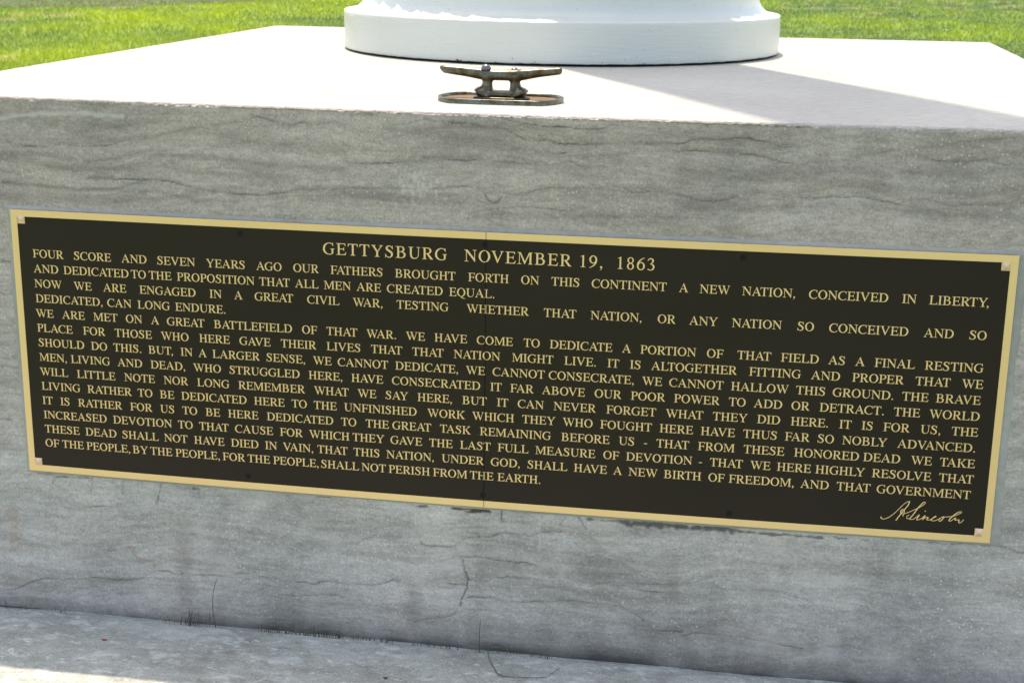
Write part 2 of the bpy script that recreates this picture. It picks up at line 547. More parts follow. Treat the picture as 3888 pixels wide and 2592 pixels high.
# white specks added to stand for glints on the grass
NF = 420
V = []; F = []
u = rng.uniform(0, 1, NF); dd = 14.0 * (45.0 / 14.0) ** u
aa = rng.uniform(R(-34), R(34), NF) + R(10)
for i in range(NF):
    fx_, fy_ = 0.48 - math.sin(aa[i]) * dd[i], -2.56 + math.cos(aa[i]) * dd[i]
    if fbm(np.array([fx_ * 0.5]), np.array([fy_ * 0.3]), 77, 2)[0] < -0.05: continue
    r_ = random.uniform(0.008, 0.016); z_ = ZG + random.uniform(0.045, 0.09); o_ = len(V)
    V += [(fx_ + r_, fy_, z_), (fx_ - r_, fy_, z_), (fx_, fy_ + r_, z_), (fx_, fy_ - r_, z_), (fx_, fy_, z_ + r_), (fx_, fy_, z_ - r_)]
    for a_, b_ in ((0, 2), (2, 1), (1, 3), (3, 0)):
        F += [(o_ + a_, o_ + b_, o_ + 4), (o_ + b_, o_ + a_, o_ + 5)]
o = pyobj("glint_specks", V, F, simple("glint_white", (0.62, 0.64, 0.58), 0.7))
tag(o, "tiny white specks added as glints scattered through the lawn", 'glint', None, 'stuff')

# ------------------------------------------------------------------ step under the pedestal
def blockgrid(xs, ys, ztop, zfn, zbot):
    X, Y = np.meshgrid(xs, ys)
    return np.stack([X, Y, ztop + zfn(X, Y)], 2)

xs = np.concatenate([np.linspace(-1.62, -1.08, 20), np.linspace(-1.075, 1.1, 500), np.linspace(1.12, 1.62, 18)])
ys = np.concatenate([np.linspace(-0.60, -0.30, 26), np.linspace(-0.295, 0.02, 92), np.linspace(0.06, 2.9, 30)])
def stepz(X, Y):
    z = 0.0022 * fbm(X * 5, Y * 7, 8, 4) + 0.0009 * fbm(X * 40, Y * 50, 9, 3)
    # the joint with the pedestal is worn into a rounded groove
    edge = np.clip((Y + 0.012 + 0.004 * vnoise(X * 30, Y * 0, 4)) / 0.012, 0, 1)
    z = z - 0.007 * edge * (0.75 + 0.35 * vnoise(X * 6, X * 0, 12))
    return z + 0.006 * np.exp(-((X + 1.1) / 0.25) ** 2) * 0
P = blockgrid(xs, ys, ZL, stepz, ZG)
me = grid_mesh("stone_step", P)
bm = bmesh.new(); bm.from_mesh(me)
be = [e for e in bm.edges if e.is_boundary]
r_ = bmesh.ops.extrude_edge_only(bm, edges=be)
for v_ in r_['geom']:
    if isinstance(v_, bmesh.types.BMVert): v_.co.z = ZG - 0.05
bm.to_mesh(me); bm.free()
o = link("stone_step", me, MAT_STEP)
tag(o, "wide mottled grey stone step at the foot of the pedestal", 'step')

# ------------------------------------------------------------------ pedestal with bedding cracks, stains and worn edge
MARKS = """c 1.4 .8 -925,390 -896,383 -853,379 -803,385 -752,384 -708,389 -665,399 -623,404 -580,418 -524,425 -487,435 -446,441 -426,448 -386,441 -359,436 -339,442 -323,437 -263,448
b 6.7 .6 -927,364 -839,366 -753,357 -710,362 -638,374 -582,373 -512,372 -457,367 -402,363 -333,361 -265,359
c 1.2 .5 -797,355 -753,356 -710,361
b 3.8 .8 -931,310 -873,308 -815,305 -771,303 -714,307 -670,317 -641,326
c 1.2 .8 -756,324 -670,325 -599,325 -557,316 -515,309 -467,307 -417,306 -376,313 -353,321 -321,321 -265,322
b 4.3 .6 -755,325 -669,326 -598,327 -557,317 -515,311 -467,308 -417,307
b 5.7 .5 -699,307 -671,302 -614,305 -572,296 -530,291 -473,292
b 7.6 .5 -908,421 -878,425 -850,415 -821,422 -793,415 -764,410 -735,425 -706,423 -678,416
c 1.0 .6 -850,415 -821,421 -793,415 -764,410
c 1.0 .5 -677,433 -664,422 -650,414
p 7.1 .8 -921,429 -892,435 -848,441 -790,444 -733,443 -683,441
d 2.4 1 -843,468 -842,466
c 1.4 .6 -263,448 -242,458 -210,460
c 1.4 .9 -114,456 -99,451 -64,451 -25,450 -4,444 27,444 48,435 66,426 76,422 99,425 125,420 156,421 194,422 282,425 307,427 345,428
c 1.2 .7 -25,466 14,464 40,458 65,453 104,449 124,451 155,448 201,448 231,462
c 1.2 .8 -265,371 -170,375 -130,378 -77,383 -25,385 53,383 105,380 131,386 151,388 167,381 187,386
b 6.7 .4 -170,381 -77,389 -25,390 53,388 105,385
c 1.0 .6 -265,325 -225,328 -171,329 -104,332 -64,336 -25,338 2,333 41,328 80,333 111,343 158,342 234,348 260,339 298,343 349,337
c 2.4 1 -6,328 -1,318 7,311 18,313 23,319
c 1.4 .7 -35,282 -30,290 2,297 55,305 107,304 146,303 184,310
b 7.6 .5 -266,314 -211,314 -131,310 -51,308
b 7.6 .5 -24,285 55,294 133,289 210,298 351,299
c 1.2 .6 167,396 220,404 253,410 270,418 283,413 346,414
d 1.9 .9 131,403 138,404
d 2.4 .9 92,424 101,425
r 3.8 .6 109,346 108,327 105,307
r 2.9 .7 230,326 231,321
r 2.9 .6 317,336 316,328
r 2.9 .7 -18,335 -14,333
c 1.2 .8 340,428 365,435 414,437 434,440 475,438 500,431 525,428 585,434
c 1.2 .7 340,416 390,415 440,415 477,411 514,402 551,401 611,409 658,422 705,431 752,437 787,442 822,448 856,454 903,458
c 1.9 .9 694,421 730,421 754,417 778,414 801,414 848,417 872,412 907,412
c 1.4 .7 344,337 394,329 431,338 480,349 505,344 555,342 603,346 652,347 688,342 713,338
b 8.6 .5 369,331 431,337 480,353 517,350
c 1.2 .6 748,349 772,345 796,338 820,341 866,344 913,349
d 2.4 1 535,463 547,467 556,465
c 1.9 .8 375,467 383,459
p 2.4 .6 449,302 465,309 481,316
b 10.5 .5 345,317 494,321 641,332 785,323 916,324
b 10.5 .4 343,365 491,374 638,372 782,363 911,373
c 1.4 .8 -984,-327 -965,-324 -928,-324 -904,-332 -860,-328 -842,-339 -814,-337 -783,-329 -737,-326 -715,-317
c 1.4 .6 -865,-273 -874,-289 -878,-317
c 1.9 .9 -787,-270 -790,-286 -794,-301
c 1.9 .7 -725,-270 -724,-299
c 1.9 .8 -644,-272 -649,-293 -655,-315
c 1.4 .4 -566,-279 -567,-296
c 1.2 .9 -1001,-531 -962,-521 -936,-506 -897,-494 -863,-496 -847,-490 -822,-489 -784,-482 -747,-484 -700,-477 -684,-466 -662,-457 -635,-457 -614,-460 -562,-456 -517,-454 -472,-445
r 2.4 .5 -718,-412 -701,-433 -673,-435 -669,-441 -661,-457
c 1.0 .6 -718,-412 -701,-433 -673,-435 -669,-441 -661,-457
c 1.2 .7 -445,-450 -397,-451 -338,-456 -323,-449 -279,-447
c 1.0 .6 -413,-485 -369,-484 -309,-475 -279,-480
c 1.0 .5 -709,-364 -666,-363
c 1.0 .4 -669,-524 -656,-520 -595,-516 -565,-518
d 2.4 .8 -613,-460 -609,-458
r 12.4 .35 -968,-352 -958,-383 -961,-427
c 1.2 .6 -277,-365 -248,-360 -219,-347 -162,-342
c 1.4 .8 -125,-349 -116,-356 -82,-355 -58,-352 -48,-343 -31,-333 -3,-329 16,-326 33,-317 58,-318 86,-318 99,-313 119,-308 146,-307
c 2.1 1 -58,-353 -54,-364 -44,-375 -40,-390 -35,-408 -31,-419 -34,-432 -34,-441 -42,-457 -46,-475
c 1.2 .7 -43,-372 -6,-371 22,-373 64,-376 70,-373 101,-379
c 1.2 .6 -31,-419 -14,-419 -6,-414 28,-409 79,-406
c 1.2 .7 -279,-449 -221,-447 -191,-437 -174,-434 -140,-438 -105,-432 -77,-431 -34,-430
c 1.4 .8 -31,-455 9,-453 37,-458 65,-457 121,-450 149,-445 191,-444 210,-447 246,-446 274,-454 302,-469 330,-488 379,-487
c 1.4 .6 -140,-521 -128,-512 -91,-505 -71,-499 -56,-490
c 1.2 .6 -279,-479 -241,-473 -221,-476
c 1.4 .7 154,-276 143,-294
c 1.9 .9 175,-271 184,-282 192,-295
c 1.9 .9 32,-273 32,-286 35,-292
c 1.9 .8 287,-280 286,-297
c 1.2 .5 217,-406 245,-399 286,-397 340,-395 381,-389
c 1.2 .5 267,-404 300,-410 341,-411 375,-403
c 1.2 .6 -18,-320 -12,-327 -3,-329
p 1.2 .6 10,-288 30,-307 47,-329
p 1.2 .6 46,-291 63,-310 83,-338 95,-357
p 4.8 .5 104,-280 106,-345
p 6.7 .6 206,-310 228,-314 245,-309
b 19.0 .45 -604,-378 -606,-484 -606,-553
b 12.4 .35 -368,-462 -367,-540
b 23.8 .40 -29,-294 -20,-329 -11,-417
b 17.1 .45 -11,-429 -5,-490 -5,-545
b 16.2 .50 -143,-457 -140,-533 -137,-564
b 21.9 .50 212,-327 226,-408 230,-543
b 14.3 .40 348,-338 355,-426 357,-551
b 14.3 .35 317,-429 318,-549
b 28.6 .40 150,-499 157,-559
b 42.9 .30 533,-351 531,-498
b 23.8 .30 438,-418 451,-521
b 19.0 .30 724,-291 726,-391
b 28.6 .30 -720,-558 -536,-549
b 14.3 .5 342,380 466,380 588,392 708,390 908,402
b 10.5 .5 -183,438 -77,429 27,412 131,405 233,399
b 12.4 .45 -497,409 -414,399 -264,393
b 8.6 .5 -841,345 -726,342 -640,350 -527,344 -361,337
b 9.5 .4 -934,284 -787,285 -672,287
c 1.9 .9 925,-227 926,-249 924,-263 949,-269 962,-276 975,-277
c 1.4 .7 379,-495 412,-486 447,-488 482,-488 514,-490 555,-495 603,-501
c 1.4 .5 629,-494 674,-492 709,-501
c 1.4 .4 375,-394 490,-394 535,-388 575,-396 615,-404
b 33.3 .3 535,-380 547,-496
p 2.9 .7 540,-281 544,-321
p 2.4 .7 660,-288 664,-313
p 2.4 .7 707,-284 712,-304
p 2.9 .7 720,-300 723,-324
p 2.9 .6 763,-288 762,-319
p 2.9 .6 581,-318 580,-341
p 2.4 .6 775,-319 776,-329
p 2.4 .6 534,-316 534,-326
p 1.9 .6 425,-282 430,-298
p 9.5 .4 626,-403 652,-407 684,-412
m 8.1 1 370,-278 410,-276 450,-276 468,-276
m 3.8 .9 468,-277 518,-278 555,-278
m 3.8 .9 555,-277 586,-277 623,-277
m 1.9 .8 646,-275 666,-275
m 1.9 .7 689,-274 705,-276
m 1.9 .7 811,-270 850,-272 874,-267 917,-268
m 4.8 .9 195,-276 227,-276 254,-276
m 8.6 1 254,-276 281,-278 335,-276 376,-278
n 4.3 1 -61,-275 -35,-275 10,-276
n 2.4 1 -37,-279 -21,-279 -7,-278
m 4.8 .9 -133,-277 -112,-275
m 1.7 .8 -902,-269 -871,-268
m 1.9 .8 -862,-273 -795,-270
m 2.4 .8 -578,-275 -566,-276
m 1.4 .7 -535,-275 -507,-273
m 1.9 .8 -331,-273 -302,-273
c 1.9 1 -944,158 -923,157
c 1.4 .7 -970,-160 -952,-162
c 1.2 .5 -957,-108 -929,-109
c 1.2 .5 -961,-52 -928,-52
c 1.9 .9 924,-12 937,-13 947,-11
c 1.4 .7 925,85 938,82
m 2.4 .6 928,-199 927,-249
p 2.6 .85 -129.8,331.5 -129.8,325.4
p 4.4 .85 -103.9,341.5 -103.9,332.8
p 4.5 .85 -126.0,336.8 -126.0,328.1
p 4.5 .85 -134.3,353.1 -134.3,344.1
p 4.7 .85 -126.2,343.5 -126.2,339.0
p 4.0 .85 -90.5,344.4 -90.5,341.6
p 3.1 .85 -142.5,357.5 -142.5,353.3
p 2.4 .85 -93.6,326.5 -93.6,317.4
p 3.7 .85 -139.3,335.2 -139.4,325.9
p 3.0 .85 -155.4,329.6 -155.5,323.7
p 4.0 .85 -132.8,355.4 -132.8,352.9
p 2.8 .85 -135.7,328.5 -135.7,320.5
p 3.5 .85 -134.2,355.2 -134.2,347.8
p 3.9 .85 -121.4,319.5 -121.4,314.7
p 3.1 .85 -122.4,363.2 -122.4,355.2
p 2.9 .85 -167.4,364.1 -167.5,359.3
p 4.9 .85 -136.8,309.0 -136.9,306.2
p 3.2 .85 -137.7,335.4 -137.7,333.1
p 4.7 .85 -94.6,336.0 -94.6,326.7
p 3.6 .85 -134.3,323.9 -134.3,320.2
p 2.4 .85 -116.9,352.0 -116.9,347.1
p 3.9 .85 -118.1,340.9 -118.1,330.5
p 2.6 .85 -144.0,352.7 -144.1,349.6
p 3.8 .85 -132.8,358.9 -132.9,351.8
p 3.8 .85 -146.8,362.9 -146.8,359.8
p 3.0 .85 -127.3,358.0 -127.3,351.9
p 4.1 .85 -135.6,332.4 -135.6,326.6
p 3.1 .85 -143.9,352.5 -143.9,350.1
p 3.1 .85 -129.8,351.7 -129.9,346.1
p 5.0 .85 -151.1,333.3 -151.1,326.5
p 4.3 .85 -168.6,303.4 -168.7,293.9
p 4.7 .85 -110.2,333.1 -110.2,329.2
p 3.6 .85 -91.5,347.5 -91.5,343.0
p 4.1 .85 -115.5,335.7 -115.6,329.1
p 2.6 .85 -137.2,335.6 -137.3,325.5
p 3.4 .85 -77.1,313.5 -77.1,309.8
p 2.6 .85 -157.2,344.3 -157.3,336.6
p 3.4 .85 -115.6,318.8 -115.6,312.7
p 2.4 .85 -160.1,348.8 -160.1,339.0
p 3.8 .85 -123.1,334.8 -123.1,325.3"""
dx = 0.0021
nx = int((XR - XL) / dx) + 1
xs = np.linspace(XL, XR, nx)
zbot = ZL - 0.004
rb = 0.006
zs = np.arange(zbot, ZT - rb, dx)
X, Z = np.meshgrid(xs, zs)
dark = np.zeros_like(X); pale = np.zeros_like(X); rust = np.zeros_like(X); depth = np.zeros_like(X)
jx = 0.0009 * vnoise(X * 45, Z * 45, 61) + 0.0014 * vnoise(X * 170, Z * 170, 62)
jz = 0.0011 * vnoise(X * 45, Z * 45, 63) + 0.0010 * vnoise(X * 170, Z * 170, 64)
rag = vnoise(X * 130, Z * 130, 65)
rag2 = fbm(X * 40, Z * 40, 66, 3)
rag3 = fbm(X * 30, Z * 9, 68, 3)
brk = fbm(X * 22, Z * 22, 67, 3)
for ln in MARKS.strip().split('\n'):
    k_, w_, s_, *pp = ln.split()
    w_ = float(w_) / 1000; s_ = float(s_)
    pts = [tuple(float(t) / 1000 for t in q.split(',')) for q in pp]
    pts = [tuple(q) for q in catmull(pts, 3)]
    for a_, b_ in zip(pts[:-1], pts[1:]):
        mrg = w_ * 2.9 + 0.009
        i0 = max(0, int((min(a_[0], b_[0]) - mrg - XL) / dx)); i1 = min(nx, int((max(a_[0], b_[0]) + mrg - XL) / dx) + 2)
        j0 = max(0, int((min(a_[1], b_[1]) - mrg - zbot) / dx)); j1 = min(len(zs), int((max(a_[1], b_[1]) + mrg - zbot) / dx) + 2)
        if i1 <= i0 or j1 <= j0: continue
        sl = (slice(j0, j1), slice(i0, i1))
        px = X[sl] + jx[sl]; pz = Z[sl] + jz[sl]
        vx, vz = b_[0] - a_[0], b_[1] - a_[1]
        L2 = max(vx * vx + vz * vz, 1e-9)
        t = np.clip(((px - a_[0]) * vx + (pz - a_[1]) * vz) / L2, 0, 1)
        d = np.hypot(px - a_[0] - t * vx, pz - a_[1] - t * vz)
        if k_ in 'cd':
            hw = max(w_ * 0.60, 0.0013)
            f = np.clip(1 - d / (hw * 1.5), 0, 1) * s_ * (0.62 + (0.85 * brk[sl] if k_ == 'c' else 0.2))
            dark[sl] = np.maximum(dark[sl], np.clip(f, 0, 1)); depth[sl] = np.maximum(depth[sl], f * (0.0022 if k_ == 'c' else 0.004))
            # faint halo of dirt along a crack
            dark[sl] = np.maximum(dark[sl], np.exp(-(d / 0.0050) ** 2) * 0.16 * s_)
        elif k_ == 'b':
            f = np.exp(-(d / (w_ * 0.9)) ** 2) * s_ * 0.52 * (0.85 + 0.5 * rag2[sl] + (0.35 * rag3[sl] if w_ > 0.015 else 0))
            if w_ > 0.011 and a_[1] < 0: f = np.exp(-(d / (w_ * 1.25)) ** 2) * s_ * 0.52 * np.clip(0.75 + 0.7 * rag3[sl], 0, 1.3); rust[sl] = np.maximum(rust[sl], np.clip(f * 0.22, 0, 1))
            dark[sl] = np.maximum(dark[sl], np.clip(f, 0, 1))
        elif k_ == 'p':
            f = np.clip(1.25 - d / (w_ * 0.7) + (0.6 if w_ < 0.005 else 0.25) * rag[sl] + 0.35 * rag2[sl], 0, 1) * s_ * 0.75
            pale[sl] = np.maximum(pale[sl], f)
        elif k_ == 'r':
            f = np.exp(-(d / (w_ * 0.9)) ** 2) * s_ * np.clip(0.7 + 0.8 * rag[sl], 0, 1)
            rust[sl] = np.maximum(rust[sl], f)
        elif k_ in 'mn':
            f = np.clip(1.7 - d / (w_ * 0.55) + 1.0 * rag2[sl] + 0.9 * rag[sl], 0, 1) * s_ * (0.78 if k_ == 'm' else 0.9)
            dark[sl] = np.maximum(dark[sl], f); depth[sl] = np.maximum(depth[sl], f * 0.0015)
            if k_ == 'n': rust[sl] = np.maximum(rust[sl], f * 0.7)
# ragged damp dirt just above the step
hgt = Z - ZL
band = 0.024 + 0.016 * fbm(X * 4, X * 0, 71, 3) + 0.012 * fbm(X * 40, X * 0, 72, 2) + 0.010 * np.clip((X + 0.2) * 1.2, 0, 1)
dirt = np.exp(-np.clip(hgt, 0, 1) / np.maximum(band, 0.006)) * (0.72 + 0.40 * fbm(X * 12, Z * 5, 73, 3))
dirt *= np.clip((X + 1.05) * 1.6, 0.5, 1)
wash = np.clip(0.16 - hgt, 0, 0.16) / 0.16 * np.clip(fbm(X * 5, Z * 1.5, 75, 4) + 0.15, 0, 1) * 0.35
dark = np.clip(np.maximum(dark, np.clip(dirt, 0, 1)) + wash * 0.8, 0, 0.9)
pale = np.maximum(pale, np.clip(fbm(X * 9, Z * 14, 81, 4) - 0.16, 0, 1) * 1.1 * np.clip(0.3 - Z, 0, 1))
pale = np.clip(pale * (1 - dark), 0, 0.8)
relief = 0.0012 * fbm(X * 3, Z * 24, 91, 4) + 0.0006 * fbm(X * 90, Z * 120, 92, 3)
# front surface, worn arris, top, back: one continuous skin swept over the rows
sag = lambda x: -0.0032 * (1 - ((x - 0.1) / 1.05) ** 2) + 0.0006
rows = [np.stack([X, YF + depth - relief, Z], 2)]
M_ = [np.stack([dark, pale, rust], 2)]
chip = np.clip(fbm(xs * 14, xs * 0, 101, 4) - 0.30, 0, 1) * 0.004 + 0.0008 * np.abs(fbm(xs * 70, xs * 0, 102, 3))
for j, a_ in enumerate(np.linspace(0, math.pi / 2, 6)):
    cx_ = rb + chip
    y_ = YF + cx_ * (1 - math.cos(a_)) + 0.0006 * vnoise(xs * 160, xs * 0 + j, 110 + j)
    z_ = ZT + sag(xs) - cx_ * (1 - math.sin(a_)) + 0.0005 * vnoise(xs * 190, xs * 0 + j, 120 + j)
    rows.append(np.stack([xs, y_, z_], 1)[None])
    M_.append(np.stack([xs * 0, 0.04 + np.clip(chip * 60, 0, 0.4), xs * 0], 1)[None])
yt = np.concatenate([np.linspace(0.021, 0.30, 70), np.linspace(0.31, DEPTH - 0.02, 110)])
Xt, Yt = np.meshgrid(xs, yt)
fade = np.clip(1 - Yt / 0.4, 0, 1)
zt_ = ZT + sag(Xt) * fade + 0.0004 * fbm(Xt * 12, Yt * 60, 131, 3) + 0.0003 * fbm(Xt * 90, Yt * 200, 132, 2)
rows.append(np.stack([Xt, Yt, zt_], 2)); M_.append(np.zeros(Xt.shape + (3,)))
for y_, z_ in ((DEPTH - 0.006, ZT - 0.001), (DEPTH, ZT - 0.006), (DEPTH, zbot)):
    rows.append(np.stack([xs, xs * 0 + y_, xs * 0 + z_], 1)[None]); M_.append(np.zeros((1, nx, 3)))
P = np.concatenate(rows, 0); MM = np.concatenate(M_, 0)
# the two long side edges are slightly irregular
for side in (0, -1):
    P[:, side, 0] += 0.0015 * fbm(P[:, side, 1] * 9, P[:, side, 2] * 9, 140 - side, 3)
me = grid_mesh("stone_pedestal", P)
color_attr(me, "marks", MM)
bm = bmesh.new(); bm.from_mesh(me); bm.verts.ensure_lookup_table()
nr = P.shape[0]
for side, flip in ((0, False), (nx - 1, True)):
    loop = [bm.verts[j * nx + side] for j in range(nr)]
    if flip: loop = loop[::-1]
    bm.faces.new(loop)
bm.to_mesh(me); bm.free()
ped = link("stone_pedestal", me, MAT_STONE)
tag(ped, "large square grey limestone pedestal with wavy bedding cracks, carrying the plaque", 'pedestal')

# ------------------------------------------------------------------ warp shared by everything on the plaque
def warp(x, z):
    s = 0.0022 + 0.0033 * (0.26 - z) / 0.52
    return x, z - s * (1 - (x / 0.915) ** 2)

# mortar bed round the plaque, feathering into the stone
N = 700
t = np.linspace(0, 1, N, endpoint=False)
def rect_loop(hx, hz, t):
    per = 4 * (hx + hz); s = t * per
    x = np.empty_like(s); z = np.empty_like(s)
    for i, v in enumerate(s):
        if v < 2 * hx: x[i], z[i] = -hx + v, hz
        elif v < 2 * hx + 2 * hz: x[i], z[i] = hx, hz - (v - 2 * hx)
        elif v < 4 * hx + 2 * hz: x[i], z[i] = hx - (v - 2 * hx - 2 * hz), -hz
        else: x[i], z[i] = -hx, -hz + (v - 4 * hx - 2 * hz)
    return x, z
ix, iz = rect_loop(0.905, 0.2505, t)
ox, oz = rect_loop(0.915, 0.2605, t)
nzx = np.where(ox > 0.914, 0.020, np.where(ox < -0.914, 0.013, 0.0))
nzz = np.where(oz > 0.2604, 0.0085, np.where(oz < -0.2604, -0.0078, 0.0))
jit = 1 + 0.28 * fbm(t * 60, t * 0, 151, 4)
sx = np.where(ox > 0.914, 1, np.where(ox < -0.914, -1, 0))
ex = ox + sx * np.abs(nzx) * jit + np.where(np.abs(nzx) < 1e-6, ox / 0.915 * np.where(ox > 0, 0.020, 0.013), 0)
ez = oz + nzz * jit + np.where(np.abs(nzz) < 1e-6, oz / 0.2605 * np.where(oz > 0, 0.0085, 0.0078), 0)
V = []; F = []
for li, (lx, lz, ly) in enumerate([(ix, iz, 0.0022), (ox, oz, 0.0026), (ox * 0.35 + ex * 0.65, oz * 0.35 + ez * 0.65, 0.0038), (ex, ez, 0.0088)]):
    for i in range(N):
        a_, b_ = warp(lx[i], lz[i]); V.append((a_, ly + 0.0004 * math.sin(i * 1.7), b_))
for li in range(3):
    for i in range(N):
        j = (i + 1) % N
        F.append((li * N + i, (li + 1) * N + i, (li + 1) * N + j, li * N + j))
mm, nt, b = new_mat("mortar")
k = NT(nt); v = k.coord()
n_ = k.noise(v, 60.0, 4, 0.65)
c = k.mix(0.8, k.ramp(k.noise(v, 6.0, 3), [(0.3, (0.32, 0.305, 0.29)), (0.7, (0.40, 0.385, 0.37))]), k.ramp(n_, [(0.3, 0.86), (0.7, 1.12)]), 'MULTIPLY')
k.L(c, b.inputs["Base Color"]); b.inputs["Roughness"].default_value = 0.8
k.L(k.bump(n_, 0.4, 0.001), b.inputs["Normal"])
o = pyobj("mortar_bed", V, F, mm, ped, True)
o['label'] = "blue grey mortar smeared round the edge of the plaque"

# ------------------------------------------------------------------ plaque
plaque = empty("bronze_plaque", (0, 0, -0.26), "dark bronze plaque with brass border and a long inscription dated 1863, set into the stone", 'plaque')

def box_grid(x0, x1, z0, z1, y0, y1, n=24, bev=0.0004):
    """warped slab: front face at y0, back at y1"""
    V = []; F = []
    xs_ = np.linspace(x0, x1, n)
    ring = [(z0, y1), (z0, y0 + bev), (z0 + bev, y0), (z1 - bev, y0), (z1, y0 + bev), (z1, y1)]
    for x_ in xs_:
        xx = x_
        for z_, y_ in ring:
            a_, b_ = warp(xx, z_); V.append((a_, y_, b_))
    m_ = len(ring)
    for i in range(n - 1):
        for j in range(m_):
            j2 = (j + 1) % m_
            F.append((i * m_ + j, i * m_ + j2, (i + 1) * m_ + j2, (i + 1) * m_ + j))
    F.append(tuple(range(m_ - 1, -1, -1))); F.append(tuple((n - 1) * m_ + j for j in range(m_)))
    return V, F

def merge(parts):
    V = []; F = []
    for v_, f_ in parts:
        o_ = len(V); V += list(v_); F += [tuple(i + o_ for i in q) for q in f_]
    return V, F

BW = 0.0128
SEAM = -0.0008
for sgn in (-1, 1):
    xa, xb = (-0.915, SEAM - 0.0006) if sgn < 0 else (SEAM + 0.0006, 0.915)
    V, F = box_grid(xa, xb, -0.2605, 0.2605, 0.0, 0.006)
    pn = pyobj("panel", V, F, MAT_PANEL, plaque)
    pn['label'] = "left half of the dark bronze plate" if sgn < 0 else "right half of the dark bronze plate"
    side = box_grid(-0.915, -0.915 + BW, -0.2605 + BW, 0.2605 - BW, -0.0009, 0.0, 3) if sgn < 0 else box_grid(0.915 - BW, 0.915, -0.2605 + BW, 0.2605 - BW, -0.0009, 0.0, 3)
    V, F = merge([box_grid(xa, xb, 0.2605 - BW, 0.2605, -0.0009, 0.0), box_grid(xa, xb, -0.2605, -0.2605 + BW, -0.0009, 0.0), side])
    bo = pyobj("border", V, F, MAT_BRASS, pn)
    bo.matrix_parent_inverse = Matrix.Identity(4)

